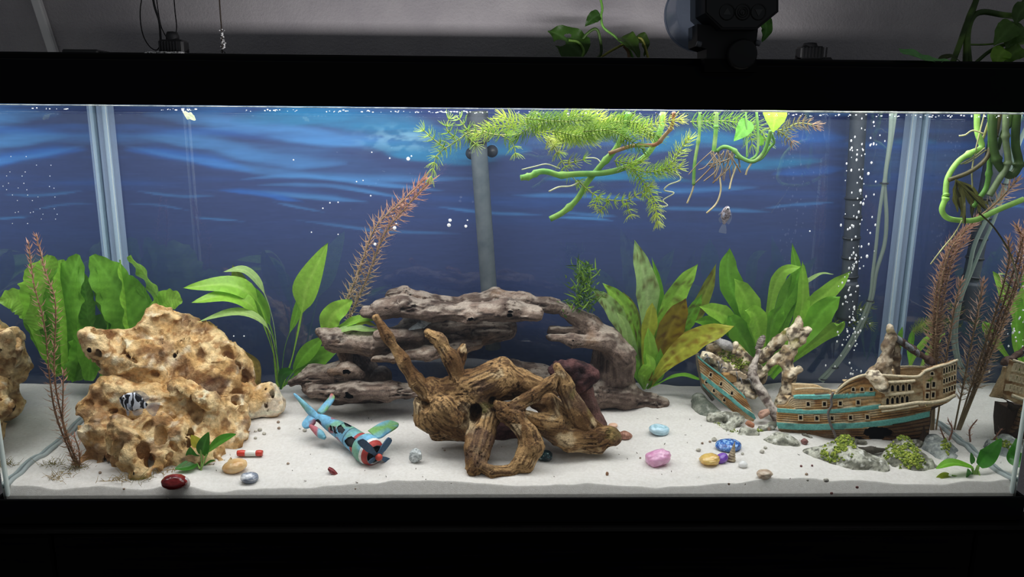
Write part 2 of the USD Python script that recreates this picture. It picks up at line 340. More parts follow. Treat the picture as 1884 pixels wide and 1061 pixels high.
for s in (-1, 1):
    x = s*(W2-.0005)
    # milky triangular fillet in the back corner, with a brighter bead near the glass
    tri = np.array([(0, 0), (-.017, 0), (0, -.017)]); vv = []
    for z in (.0, ZT-.02): vv += [(x+s*q[0], DEP-.0008+q[1], z) for q in tri]
    put('corner_seam', (np.array(vv), np.array([[0, 1, 4], [0, 4, 3], [1, 2, 5], [1, 5, 4], [2, 0, 3], [2, 3, 5]])), sil, tank, smooth=False, label='milky silicone fillet in the back corner')
    put('corner_bead', tube([(x-s*.0062, DEP-.0062, 0), (x-s*.0062, DEP-.0062, ZT-.02)], .0040, 10), sil2, tank, label='pale glossy silicone bead')
    put('front_bead', tube([(x-s*.0015, .0022, 0), (x-s*.0015, .0022, ZT-.02)], .0026, 8), sil2, tank, label='pale glossy silicone bead')
    ys = np.linspace(.004, DEP-.004, 60); zz = sand_z(np.full(60, x), ys)
    wob = .0018*(noise(np.stack([ys*60, 0*ys, 0*ys], -1), 4+s)-.5)
    put('floor_seam', tube(np.stack([np.full(60, x-s*.0), ys, zz+.0012+wob], -1), .0032, 6), edge_grey, tank, label='grey line following the sand along the side glass')  # grey tube follows the sand edge along each side pane
# ------------------------------------------------------------------ printed backdrop
rngb = np.random.default_rng(4)
NX, NZ = 640, 230
bx = np.linspace(-W2-.004, W2+.004, NX); bz = np.linspace(-.02, ZT-.03, NZ)
X, Z = np.meshgrid(bx, bz, indexing='ij')
def back_uv(px, py): q = P(px, py, DEP); return q[0], q[2]
navy, deep = np.array(srgb(60, 73, 118)), np.array(srgb(50, 64, 96))
B = mixc(deep, navy, sstep(.02, .30, Z+.03*(fbm(np.stack([X*3, 0*X, Z*4], -1), 3, 3)-.5)))
cobalt, sky, teal = np.array(srgb(56, 102, 178)), np.array(srgb(84, 144, 206)), np.array(srgb(54, 126, 172))
def streak(pts, wd, c, a=1.0, soft=1.0):
    """A printed wave of light: a polyline of photo pixels, half width in pixels."""
    global B
    q = np.array([back_uv(*p) for p in spline(pts, 40)]); o = np.argsort(q[:, 0]); q = q[o]
    zc = np.interp(X, q[:, 0], q[:, 1]); u = (X-q[0, 0])/(q[-1, 0]-q[0, 0]+1e-9)
    taper = np.clip(np.minimum(u, 1-u)*4, 0, 1)*((u > 0) & (u < 1))
    w = wd*mpp(DEP)*(.25+.75*taper); rag = fbm(np.stack([X*14, 0*X, Z*90], -1), 3, int(pts[0][0])+int(pts[0][1]))
    dz = (Z-zc)/w+(rag-.5)*.9; m = np.exp(-np.abs(np.where(dz < 0, dz*1.5, dz*.9))**3)*taper**.5*(.62+.8*rag)*a
    B = mixc(B, c, np.clip(m, 0, 1)*.95)
rag = fbm(np.stack([X*2.2, 0*X, Z*26], -1), 4, 21)
topm = sstep(.24, .44, Z)
B = mixc(B, cobalt, np.clip((rag-.50)*7, 0, 1)*topm*.75)
B = mixc(B, sky, np.clip((fbm(np.stack([X*3+9, 0*X, Z*34], -1), 4, 22)-.53)*6, 0, 1)*sstep(.33, .45, Z)*.4)
for pts, wd, c, a in (
    ([(-140, 250), (-20, 225), (110, 235)], 11, sky, .8), ([(-160, 300), (0, 285), (120, 278), (165, 272)], 12, cobalt, 1), ([(225, 275), (330, 288), (470, 315)], 12, cobalt, 1), ([(250, 250), (380, 265), (520, 300), (640, 300)], 15, sky, .6),
    ([(-100, 330), (40, 300), (170, 280)], 8, sky, .5), ([(225, 268), (340, 292), (520, 322), (700, 330), (900, 330)], 8, sky, .5),
    ([(260, 212), (420, 228), (600, 258), (800, 268)], 18, sky, .75), ([(420, 222), (560, 215), (720, 235), (860, 255)], 22, teal, .9), ([(660, 262), (760, 282), (860, 286), (980, 276)], 18, teal, 1),
    ([(440, 330), (560, 325), (700, 340), (820, 352)], 5, sky, .7), ([(470, 340), (620, 345), (760, 368)], 4, sky, .6), ([(430, 352), (560, 362), (680, 372)], 5, sky, .6),
    ([(800, 380), (900, 392), (1000, 396)], 3, sky, .5), ([(540, 405), (700, 425), (850, 430)], 3, sky, .4), ([(1020, 400), (1080, 402), (1130, 406)], 3, sky, .8), ([(1020, 388), (1060, 394), (1140, 398)], 3, sky, .5),
    ([(940, 360), (1080, 362), (1190, 368)], 4, sky, .6), ([(1180, 385), (1280, 386), (1420, 390)], 4, sky, .6), ([(1000, 330), (1150, 325), (1280, 335)], 8, teal, .9), ([(1180, 350), (1260, 352), (1400, 345)], 5, sky, .5),
    ([(1140, 280), (1260, 260), (1390, 262)], 16, teal, 1), ([(1280, 300), (1400, 305), (1520, 296)], 12, teal, .8), ([(1400, 245), (1500, 258), (1560, 256)], 16, cobalt, 1), ([(1420, 320), (1500, 318), (1560, 310)], 8, cobalt, .7),
    ([(1640, 260), (1760, 262), (1900, 258)], 12, teal, .8), ([(1660, 300), (1760, 306), (1900, 296)], 6, cobalt, .7), ([(1400, 385), (1460, 378), (1540, 372)], 3, sky, .5),
    ([(0, 340), (60, 348), (160, 342)], 2.5, sky, .35), ([(0, 358), (80, 352), (170, 356)], 2, sky, .35), ([(250, 352), (330, 362), (400, 360)], 3, sky, .4), ([(400, 350), (470, 356), (560, 372)], 5, cobalt, .9), ([(350, 400), (400, 404), (450, 408)], 2, sky, .5),
    ([(230, 375), (290, 378), (350, 388)], 2, sky, .3), ([(0, 405), (40, 402), (70, 403)], 2, sky, .4), ([(500, 372), (540, 380), (600, 392)], 2.5, sky, .35), ([(480, 240), (540, 238), (620, 246)], 6, sky, .5)):
    streak(pts, wd, c, a)
q = np.array(back_uv(745, 255)); rr = np.hypot((X-q[0])/.055, (Z-q[1])/.016); B = mixc(B, srgb(150, 200, 225), np.exp(-rr**2)*np.clip((fbm(np.stack([X*60, 0*X, Z*110], -1), 3, 8)-.45)*5, 0, 1)*.6)
gi = np.arange(NX*NZ).reshape(NX, NZ)
quads = np.stack([gi[:-1, :-1], gi[1:, :-1], gi[1:, 1:], gi[:-1, 1:]], -1).reshape(-1, 4)
poster_m = M('backdrop_print', attr=True, scale=30, stretch=(1, 1, 8), vary=.12, rough=.8, spec=.1)
put('backdrop', (np.stack([X, np.full_like(X, DEP+.0025), Z], -1).reshape(-1, 3), quads), poster_m, col=B.reshape(-1, 3), label='printed deep blue ocean backdrop with pale wave streaks behind the glass', cat='backdrop')
# ------------------------------------------------------------------ sand
nx, ny = 520, 150
xs = np.linspace(-W2+.0005, W2-.0005, nx); ys = np.concatenate([np.linspace(.0008, .03, 40), np.linspace(.031, DEP-.0008, ny-40)])
XX, YY = np.meshgrid(xs, ys, indexing='ij'); ZZ = np.maximum(np.minimum(sand_z(XX, YY), -.002+2.0*YY), -.002)
gi = np.arange(nx*ny).reshape(nx, ny)
v = np.stack([XX, YY, ZZ], -1).reshape(-1, 3); f = np.stack([gi[:-1, :-1], gi[1:, :-1], gi[1:, 1:], gi[:-1, 1:]], -1).reshape(-1, 4)
rim = np.concatenate([gi[:, 0], gi[-1, 1:], gi[::-1, -1][1:], gi[0, ::-1][1:-1]]); low = v[rim].copy(); low[:, 2] = -.019
k = len(v); r = len(rim); j = np.arange(r); v = np.vstack([v, low]); f = np.vstack([f, np.stack([rim, k+j, k+(j+1) % r, np.roll(rim, -1)], -1)])
sand_m = M('sand', ramp=[(.3, srgb(202, 198, 192)), (.55, srgb(211, 208, 203)), (.75, srgb(217, 214, 210))], scale=260, detail=6, rough=.9, bump=(900, .35, .0012), spec=.1)
put('sand_bed', (v, f), sand_m, kind='stuff', smooth=40, label='fine white sand covering the floor of the tank', cat='sand')
# ------------------------------------------------------------------ water
water_m = usdkit.material(stage, LK+'water_surface', {'t': ('transparent_bsdf', {'color': (.97, .99, 1)}), 'o': ('glossy_bsdf', {'color': (.8, .9, 1), 'roughness': .03}), 'mx': ('mix_closure', {'fac': .12})},
    [('t.BSDF', 'mx.closure1'), ('o.BSDF', 'mx.closure2')], surface='mx.closure')
gx, gy = np.meshgrid(np.linspace(-W2+.001, W2-.001, 160), np.linspace(.0005, DEP-.001, 40), indexing='ij')
gz = WATER+.0012*(fbm(np.stack([gx*20, gy*20, 0*gx], -1), 3, 2)-.5)+.0012*np.exp(-gy/.004)
gi = np.arange(160*40).reshape(160, 40)
put('water', (np.stack([gx, gy, gz], -1).reshape(-1, 3), np.stack([gi[:-1, :-1], gi[1:, :-1], gi[1:, 1:], gi[:-1, 1:]], -1).reshape(-1, 4)), water_m, kind='stuff', label='clear still water surface just under the black top frame', cat='water')
haze = usdkit.material(stage, LK+'water_haze', {'v': ('scatter_volume', {'color': (.62, .78, 1.0), 'density': .11, 'anisotropy': .3})}, [], volume='v.volume')
put('water_body', box((-W2+.002, .0012, -.012), (W2-.002, DEP-.0016, WATER-.003)), haze, kind='stuff', smooth=False, label='faintly hazy bluish water filling the tank', cat='water')
# ------------------------------------------------------------------ stand, lid, light bar
st = thing('aquarium_stand', 'black wooden cabinet stand carrying the aquarium', 'stand', (0, DEP/2, -.75))
zb = P(942, 978, -.02)[2]
put('top_board', box((-W2-.03, -.024, zb), (W2+.03, DEP+.03, -.033), .003), blackw, st, smooth=False)
xd = [-W2-.02, P(98, 1020, -.018)[0], P(1790, 1020, -.018)[0], W2+.02]
for x0, x1 in zip(xd[:-1], xd[1:]):
    put('door', box((x0+.0015, -.018, -.70), (x1-.0015, -.002, zb-.004), .002), blackw, st, smooth=False)
put('body', box((-W2-.02, -.001, -.75), (W2+.02, DEP+.02, zb)), blackw, st, smooth=False)
zl = P(942, 106, DEP-.02)[2]; x0, x1 = P(140, 106, DEP-.02)[0], W2
ld = put('lid_strip', box((x0, DEP-.045, ZT-.006), (x1, DEP-.005, zl), .002), grayp, tank, smooth=False, label='dark plastic lid strip along the back edge')
put('hinge', box((x0-.03, DEP-.05, ZT-.006), (x0+.02, DEP-.01, zl+.003), .002), grayp, ld, smooth=False)
lb = thing('light_bar', 'slim black lamp bar hidden under the top frame above the water', 'lamp', (0, LEDY, LEDZ-.01))
put('housing', box((-.58, LEDY-.10, LEDZ-.009), (.58, LEDY+.10, LEDZ+.004), .002), blackp, lb, smooth=False)
for s in (-1, 1): put('bracket', box((s*.58, LEDY-.02, LEDZ-.006), (s*(W2), LEDY+.02, LEDZ)), blackp, lb, smooth=False)
# ------------------------------------------------------------------ rocks and woods
LAST = {}
def chain(*pts):
    """Limbs through photo points (px, py, radius in px, depth y)."""
    o = []
    for a, b in zip(pts[:-1], pts[1:]):
        o.append((P(a[0], a[1], a[3]), P(b[0], b[1], b[3]), a[2]*mpp(a[3]), b[2]*mpp(b[3])))
    return o
def sdf_obj(name, bones, h, label, cat_, colf, mat, k=.004, grain=0, pits=0, pit_r=(.004, .011), rough=0, rfreq=45, ridge=0, seed=1, flat=None, parent=None, gfreq=220, glong=18, group=None, plab=None, smooth=True, holes=()):
    rng = np.random.default_rng(seed); base = bones_sdf(bones, k, grain, gfreq, glong, seed)
    c = []
    for i in range(pits):
        a, b, ra, rb = bones[rng.integers(len(bones))]; t = rng.random(); d = rng.normal(size=3)*[1, .8, 1]; d[1] = -abs(d[1])*.9+.25
        d /= np.linalg.norm(d); r = rng.uniform(*pit_r); q = a+(b-a)*t+d*(ra+(rb-ra)*t); c.append((q+d*r*.55, r, rng.uniform(1.0, 2.2), rng.normal(size=2)*.35))
    def fn(p):
        if flat is not None:
            p = p.copy(); p[:, 1] = flat[0]+(p[:, 1]-flat[0])/flat[1]
        d = base(p)
        if rough: d = d+rough*(fbm(p*rfreq, 4, seed+11)-.5)*2
        if ridge:
            q = p*[1, 1, .62]; w = fbm(p*20, 2, seed+33)[:, None]*.9
            for fr, am in ((26, 1.0), (58, .55), (120, .3)):
                d = d+ridge*am*(np.abs(fbm(q*fr+w*fr*.06, 2, seed+31+fr)-.5)*7-.9)
        for q, r, el, tl in c:
            e = p-q; e = np.stack([e[:, 0]+e[:, 2]*tl[0], e[:, 1], e[:, 2]/el+e[:, 0]*tl[1]*.3], -1)
            m = np.abs(d) < .03
            if not m.any(): continue
            s = r-np.linalg.norm(e[m], axis=1); kk = .0018; dm = d[m]; x = np.clip(.5+.5*(dm-s)/kk, 0, 1)
            d[m] = s*(1-x)+dm*x+kk*x*(1-x)
        for q, r in holes:
            d = np.maximum(d, r-np.linalg.norm((p-q)*[1, .3, .75], axis=1))
        return d
    A = np.array([b[0] for b in bones]+[b[1] for b in bones]); R = np.array([b[2] for b in bones]+[b[3] for b in bones])
    lo, hi = (A-R[:, None]).min(0), (A+R[:, None]).max(0)
    if flat is not None: lo[1], hi[1] = flat[0]+(lo[1]-flat[0])*flat[1], flat[0]+(hi[1]-flat[0])*flat[1]
    lo[2] = max(lo[2], -.002); hi[1] = min(hi[1], DEP-.008); lo[1] = max(lo[1], .008)
    lo[0] = max(lo[0], -W2+.01); hi[0] = min(hi[0], W2-.01)
    v, f = surface_nets(fn, lo, hi, h, pad=.004)
    if parent is None and smooth is True:
        pass
    LAST['v'], LAST['n'] = v, np.array(trimesh.Trimesh(v, np.vstack([f[:, [0, 1, 2]], f[:, [0, 2, 3]]]), process=False).vertex_normals)
    d = fn(v); g = getattr(base, 'g', None)
    col = np.minimum(np.asarray(colf(v, g, getattr(base, 'g2', None)))*1.18, .92)
    return put(name, (v, f), mat, parent, col=col, label=label if parent is None else plab, cat=cat_ if parent is None else None, group=group)
stone_m = M('tan_stone', attr=True, scale=170, detail=8, vary=.45, rough=.85, bump=(240, .9, .004), spec=.2)
def dragon_col(v, g, g2):
    a, b = fbm(v*50, 5, 51), fbm(v*120, 4, 52)
    c = mixc(srgb(196, 158, 104), srgb(222, 194, 146), sstep(.35, .62, a))
    c = mixc(c, srgb(152, 106, 60), sstep(.54, .68, b)*.75)
    c = mixc(c, srgb(238, 222, 190), sstep(.60, .72, fbm(v*60, 3, 54))*.8)
    c = mixc(c, srgb(112, 72, 42), sstep(.52, .64, fbm(v*44, 4, 55))*.7)
    q = P(402, 705, .17); r = np.linalg.norm((v-q)*[1, .35, 1], axis=1)+.010*(fbm(v*150, 3, 59)-.5)
    return mixc(c, srgb(84, 52, 34), sstep(.019, .012, r)*.85)
sdf_obj('dragon_rock', chain((166, 622, 17, .13), (200, 645, 27, .14), (240, 680, 34, .16), (290, 715, 40, .17)) + chain((225, 625, 20, .15), (262, 660, 34, .15), (300, 720, 36, .15))
        + chain((292, 582, 15, .18), (285, 625, 26, .18), (300, 670, 40, .18)) + chain((300, 590, 18, .19), (345, 640, 46, .20), (385, 690, 60, .20), (410, 730, 45, .19))
        + chain((335, 605, 20, .20), (390, 635, 26, .21), (430, 690, 32, .21), (455, 725, 24, .20)) + chain((280, 740, 36, .17), (380, 755, 40, .18)),
        .0021, 'tallest tan pitted rock with a jutting left prong, stacked on the left pile', 'rock', dragon_col, stone_m, k=.005, pits=85, pit_r=(.004, .0125), rough=.005, ridge=.0042, seed=11)
sdf_obj('dragon_rock', chain((162, 752, 18, .10), (185, 790, 28, .09), (222, 840, 30, .075)) + chain((165, 850, 13, .07), (190, 870, 12, .06)) + chain((222, 782, 19, .055), (236, 830, 28, .045), (258, 868, 22, .035))
        + chain((270, 780, 15, .065), (285, 830, 26, .06), (300, 858, 16, .05)) + chain((200, 720, 26, .12), (270, 740, 34, .12), (320, 780, 40, .11), (350, 820, 40, .09))
        + chain((328, 712, 15, .10), (385, 740, 16, .10)) + chain((330, 750, 34, .12), (390, 770, 34, .12), (425, 800, 26, .12)) + chain((330, 800, 22, .07), (345, 845, 24, .07), (410, 838, 20, .075))
        + chain((225, 845, 27, .065), (310, 842, 32, .065), (395, 838, 24, .08)) + chain((395, 735, 14, .15), (430, 745, 16, .15), (440, 775, 18, .14)) + chain((300, 772, 14, .08), (330, 790, 18, .08)),
        .0020, 'broad craggy tan rock at the front of the left pile, with finger-like ridges', 'rock', dragon_col, stone_m, k=.0035, pits=100, pit_r=(.003, .0105), rough=.0045, ridge=.0040, seed=12)
def pale_col(v, g, g2): return mixc(dragon_col(v, g, g2), srgb(240, 228, 208), sstep(.4, .6, fbm(v*55, 3, 58))*.7)
sdf_obj('dragon_rock', chain((462, 735, 22, .20), (490, 728, 22, .20), (512, 745, 15, .20)) + chain((460, 750, 22, .19), (500, 752, 14, .20)), .002, 'small pale lumpy tan rock at the right foot of the left pile', 'rock', pale_col, stone_m, k=.004, pits=16, pit_r=(.003, .006), rough=.003, ridge=.001, seed=13)
def moss_col(v, g, g2): return mixc(srgb(96, 82, 30), srgb(142, 122, 58), sstep(.35, .65, fbm(v*60, 4, 61)))
sdf_obj('round_stone', chain((433, 652, 14, .25), (448, 680, 26, .25), (452, 710, 26, .25)) + chain((420, 720, 24, .25), (450, 730, 24, .25)), .003, 'smooth olive brown stone standing behind the right side of the tan rocks', 'rock', moss_col, stone_m, k=.006, rough=.002, seed=14)

wood_m = M('driftwood', attr=True, scale=420, detail=8, vary=.45, rough=.8, bump=(420, .8, .003), spec=.2)
def grey_wood(v, g, g2):
    n = fbm(v*26, 4, 71)
    c = mixc(srgb(82, 68, 60), srgb(132, 114, 102), sstep(.35, .65, n))
    c = mixc(c, srgb(70, 55, 48), sstep(.45, .72, g)*.8); c = mixc(c, srgb(34, 25, 22), np.clip(g2*1.2, 0, 1)*.9)
    c = mixc(c, srgb(128, 98, 70), sstep(.58, .7, fbm(v*18, 3, 72))*.45)
    return mixc(c, srgb(186, 174, 160), sstep(.45, .9, LAST['n'][:, 2])*sstep(.35, .6, fbm(v*70, 3, 73))*.6)      # lit tops painted in: upward faces made paler
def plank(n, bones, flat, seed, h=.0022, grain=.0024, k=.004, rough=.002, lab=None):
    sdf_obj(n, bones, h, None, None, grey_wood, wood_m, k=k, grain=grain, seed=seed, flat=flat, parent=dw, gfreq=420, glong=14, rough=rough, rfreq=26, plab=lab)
dw = thing('driftwood', 'big dark grey layered driftwood arch at the back of the tank', 'driftwood', (P(850, 740, .24)[0], .24, .022))
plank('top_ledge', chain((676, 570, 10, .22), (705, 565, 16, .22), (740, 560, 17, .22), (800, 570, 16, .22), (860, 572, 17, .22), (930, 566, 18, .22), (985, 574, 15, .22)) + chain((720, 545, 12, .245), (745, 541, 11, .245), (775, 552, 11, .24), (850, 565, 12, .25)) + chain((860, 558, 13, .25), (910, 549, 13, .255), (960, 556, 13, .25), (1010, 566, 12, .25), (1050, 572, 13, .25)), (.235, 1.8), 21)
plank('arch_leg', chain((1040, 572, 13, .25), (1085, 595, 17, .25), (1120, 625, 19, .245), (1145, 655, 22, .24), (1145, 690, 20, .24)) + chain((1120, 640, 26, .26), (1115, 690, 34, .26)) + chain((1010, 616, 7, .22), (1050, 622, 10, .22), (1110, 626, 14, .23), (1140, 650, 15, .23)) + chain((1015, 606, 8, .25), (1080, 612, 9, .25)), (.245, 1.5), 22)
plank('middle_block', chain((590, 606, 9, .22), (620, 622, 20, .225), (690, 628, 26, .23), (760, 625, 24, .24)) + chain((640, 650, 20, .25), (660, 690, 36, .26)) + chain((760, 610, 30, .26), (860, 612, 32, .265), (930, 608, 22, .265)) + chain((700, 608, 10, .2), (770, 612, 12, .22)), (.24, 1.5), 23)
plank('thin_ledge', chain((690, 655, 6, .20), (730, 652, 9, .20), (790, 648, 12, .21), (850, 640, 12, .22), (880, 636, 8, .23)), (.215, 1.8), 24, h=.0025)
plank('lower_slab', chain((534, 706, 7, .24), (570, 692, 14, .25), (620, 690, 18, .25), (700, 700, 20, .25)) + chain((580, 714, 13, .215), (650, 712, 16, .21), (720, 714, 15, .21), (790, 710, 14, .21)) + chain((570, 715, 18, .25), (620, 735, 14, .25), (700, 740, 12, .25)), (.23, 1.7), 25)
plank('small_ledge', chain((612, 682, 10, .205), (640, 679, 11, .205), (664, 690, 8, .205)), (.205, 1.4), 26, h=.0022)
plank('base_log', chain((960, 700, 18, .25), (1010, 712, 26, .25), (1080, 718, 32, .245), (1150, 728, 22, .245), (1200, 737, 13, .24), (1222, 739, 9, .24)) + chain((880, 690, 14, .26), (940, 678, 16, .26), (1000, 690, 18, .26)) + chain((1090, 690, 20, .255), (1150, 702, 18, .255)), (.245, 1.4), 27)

def brown_wood(v, g, g2):
    n = fbm(v*30, 4, 81)
    c = mixc(srgb(110, 80, 48), srgb(172, 138, 94), sstep(.36, .62, n))
    c = mixc(c, srgb(206, 184, 146), sstep(.58, .7, fbm(v*48, 3, 82))*.7)
    c = mixc(c, srgb(66, 42, 24), sstep(.44, .68, g)*.85)
    c = mixc(c, srgb(40, 27, 18), np.clip(g2*1.2, 0, 1)*.92)
    c = mixc(c, srgb(92, 70, 58), sstep(.58, .68, fbm(v*22, 3, 84))*.6)
    return mixc(c, srgb(122, 122, 62), sstep(.70, .8, fbm(v*24+7, 3, 83))*.4)
sw = thing('root_wood', 'knobbly golden brown root wood standing on twisted legs at front centre', 'driftwood', G(880, 872))
def root(n, bones, seed, h=.0015, grain=.0019, k=.0032, lab=None, holes=(), rough=.0022):
    sdf_obj(n, bones, h, None, None, brown_wood, wood_m, k=k, grain=grain, seed=seed, parent=sw, gfreq=520, glong=26, rough=rough, rfreq=60, plab=lab, holes=holes)
root('trunk', chain((792, 712, 20, .10), (808, 745, 40, .10), (830, 765, 36, .10), (850, 780, 26, .095)) + chain((775, 735, 14, .09), (778, 770, 15, .09), (795, 785, 16, .09)) + chain((830, 715, 26, .105), (880, 712, 34, .10), (905, 700, 34, .10))
     + chain((870, 740, 34, .095), (893, 765, 28, .09), (884, 800, 26, .07), (878, 830, 24, .05), (876, 853, 17, .035), (872, 864, 12, .03)) + chain((905, 680, 14, .11), (925, 676, 17, .11), (955, 700, 20, .115), (985, 712, 18, .12), (1010, 730, 18, .13))
     + chain((890, 690, 18, .10), (925, 700, 22, .10), (940, 705, 12, .10)) + chain((840, 800, 8, .085), (870, 812, 12, .08)) + chain((900, 728, 16, .12), (945, 725, 9, .13), (975, 735, 9, .135)) + chain((800, 800, 12, .10), (850, 795, 14, .10)) + chain((818, 752, 24, .075), (836, 770, 18, .072)), 31,
     holes=((P(875, 757, .075), .0085), (P(872, 766, .075), .006), (P(774, 730, .082), .008), (P(782, 744, .08), .007), (P(905, 735, .085), .005)))
root('branch', chain((692, 582, 7, .11), (712, 618, 9, .107), (742, 664, 11, .103), (768, 702, 14, .10), (788, 722, 19, .10)), 32, h=.0013, lab='long straight bare branch leaning up to the left')
root('branch', chain((786, 612, 8, .10), (806, 624, 11, .10), (830, 660, 14, .10), (846, 700, 17, .10), (850, 716, 21, .10)), 33, h=.0013, lab='curved grey brown branch with a broken tip')
root('branch', chain((856, 624, 4, .13), (850, 645, 6, .13), (845, 664, 8, .13), (846, 690, 8, .125)), 34, h=.0013, lab='short dark spike')
root('front_leg', chain((915, 742, 7, .075), (928, 758, 14, .075), (950, 770, 17, .07), (970, 796, 18, .06), (977, 824, 22, .05), (964, 850, 17, .04), (938, 868, 9, .033), (906, 868, 10, .028), (884, 856, 10, .03)) + chain((945, 748, 10, .075), (985, 726, 12, .08), (1010, 708, 11, .085), (1022, 694, 8, .09)) + chain((932, 765, 12, .075), (950, 748, 10, .075)), 35)
root('cross_branch', chain((1027, 676, 9, .095), (1040, 712, 15, .095), (1062, 760, 19, .095), (1085, 790, 19, .095), (1105, 800, 18, .095)), 36, lab='thick pale stump branch leaning over the others')
root('side_root', chain((955, 752, 5, .07), (975, 768, 9, .075), (1000, 774, 13, .08), (1022, 776, 14, .085), (1010, 745, 14, .10), (985, 740, 14, .11)) + chain((995, 785, 17, .09), (1030, 800, 18, .09), (1050, 808, 22, .09), (1090, 806, 22, .09), (1118, 800, 17, .09), (1130, 806, 14, .085)) + chain((1010, 740, 18, .11), (1045, 770, 20, .105), (1060, 800, 16, .1)) + chain((1085, 822, 14, .085), (1100, 826, 10, .08)), 37)
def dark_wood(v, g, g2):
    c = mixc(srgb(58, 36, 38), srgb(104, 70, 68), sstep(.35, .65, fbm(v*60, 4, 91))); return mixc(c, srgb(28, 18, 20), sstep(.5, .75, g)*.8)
bw = thing('bogwood', 'crumbly dark maroon chunk of bogwood behind the stump branch of the root wood', 'driftwood', (P(1075, 800, .135)[0], .135, .016))
sdf_obj('top', chain((1022, 678, 14, .13), (1050, 675, 16, .13), (1085, 690, 17, .13), (1068, 705, 18, .13)), .0022, None, None, dark_wood, wood_m, k=.003, grain=.003, rough=.004, rfreq=90, seed=41, parent=bw, gfreq=160, glong=60)
sdf_obj('foot', chain((1075, 705, 17, .135), (1082, 745, 15, .135), (1095, 780, 17, .135), (1110, 795, 16, .13)), .0022, None, None, lambda v, g, g2: mixc(dark_wood(v, g, g2), srgb(120, 92, 80), .4), wood_m, k=.003, grain=.0016, seed=42, parent=bw)
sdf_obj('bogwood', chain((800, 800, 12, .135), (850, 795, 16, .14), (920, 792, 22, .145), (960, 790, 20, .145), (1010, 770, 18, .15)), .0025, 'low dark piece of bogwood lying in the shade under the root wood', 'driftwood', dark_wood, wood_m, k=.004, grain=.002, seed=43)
# ------------------------------------------------------------------ plants
leaf_m = M('leaf_green', attr=True, scale=140, detail=4, vary=.22, rough=.35, trans=.45, tcol=None, bump=(160, .25, .002))
stem_m = M('stem_green', attr=True, scale=90, detail=3, vary=.2, rough=.4, trans=.25)
def petiole(p, w0=.07, e=.8):
    def f(s):
        u = np.clip((s-p)/(1-p), 0, 1)
        return np.where(s < p, w0, np.maximum(np.sin(np.pi*u**.75)**e, w0*(1-u)))
    return f
def heart(s): return np.interp(s, [0, .04, .15, .35, .6, .85, 1], [.3, .7, .95, 1, .78, .32, 0])
def blade(s): return np.interp(s, [0, .12, .35, .6, .85, 1], [.18, .25, .6, 1, .62, 0])
GREEN, BRIGHT, OLIVE, DARKG, YELL, PALE = (srgb(122, 186, 54), srgb(160, 216, 76), srgb(144, 160, 56), srgb(58, 122, 40), srgb(192, 196, 70), srgb(178, 214, 130))
def add_leaf(parent, pts, wpx, col, up=(0, -1, .35), prof=blade, seed=0, fold=.22, wave=.05, wfreq=3, ruffle=0., spots=0., spot_c=(.12, .07, .02), n=26, across=9, arch=0, rib=.35, name='leaf', label=None, veins=0., cut=()):
    """pts: (px, py, depth) along the midrib."""
    q = np.array([P(*p) for p in pts]); Y = np.mean([p[2] for p in pts])
    v, f = leaf(q, wpx*mpp(Y), up, prof, n, across, fold, wave, wfreq, seed, ruffle=ruffle, arch=arch)
    c = np.linspace(-1, 1, across); s = np.linspace(0, 1, n)
    C = np.broadcast_to(np.asarray(col), (n, across, 3)).copy()
    ribm = np.exp(-(c/.12)**2)[None, :]*np.ones((n, 1)); C = mixc(C, np.minimum(np.asarray(col)*1.7+.05, 1), ribm*rib)
    if veins: vn = np.sin(s[:, None]*92-np.abs(c)[None]*9)*.5+.5; C = mixc(C*(1-.35*veins), np.minimum(np.asarray(col)*1.35+.02, 1), sstep(.2, .9, vn)*veins)
    if spots: C = mixc(C, spot_c, sstep(.62-.2*spots, .74-.2*spots, fbm(v*170, 3, seed+5)).reshape(n, across)*.8)
    if len(cut):
        px = project(v); d = np.zeros(len(v), bool)
        for cx, cy, rx, ry in cut: d |= ((px[:, 0]-cx)/rx)**2+((px[:, 1]-cy)/ry)**2 < 1
        f = f[~d[f].all(1)]
    return put(name, (v, f), leaf_m, parent, col=C.reshape(-1, 3), label=label)
def plant(name, label, cat_, base, leaves, group=None, **kw):
    t = thing(name, label, cat_, base, group)
    for i, L in enumerate(leaves):
        pts, w, c = L[:3]; o = dict(kw); o.update(L[3] if len(L) > 3 else {})
        add_leaf(t, pts, w, c, seed=i*7+len(name), **o)
    return t
def Lp(Y0, Y1, *pp): return [(x, y, Y0+(Y1-Y0)*i/(len(pp)-1)) for i, (x, y) in enumerate(pp)]
crk = dict(prof=lambda s: np.interp(s, [0, .1, .3, .6, .85, 1], [.25, .7, .95, 1, .75, .15]), wave=.045, wfreq=4, ruffle=.09, veins=.38, n=70, fold=.12, across=13)
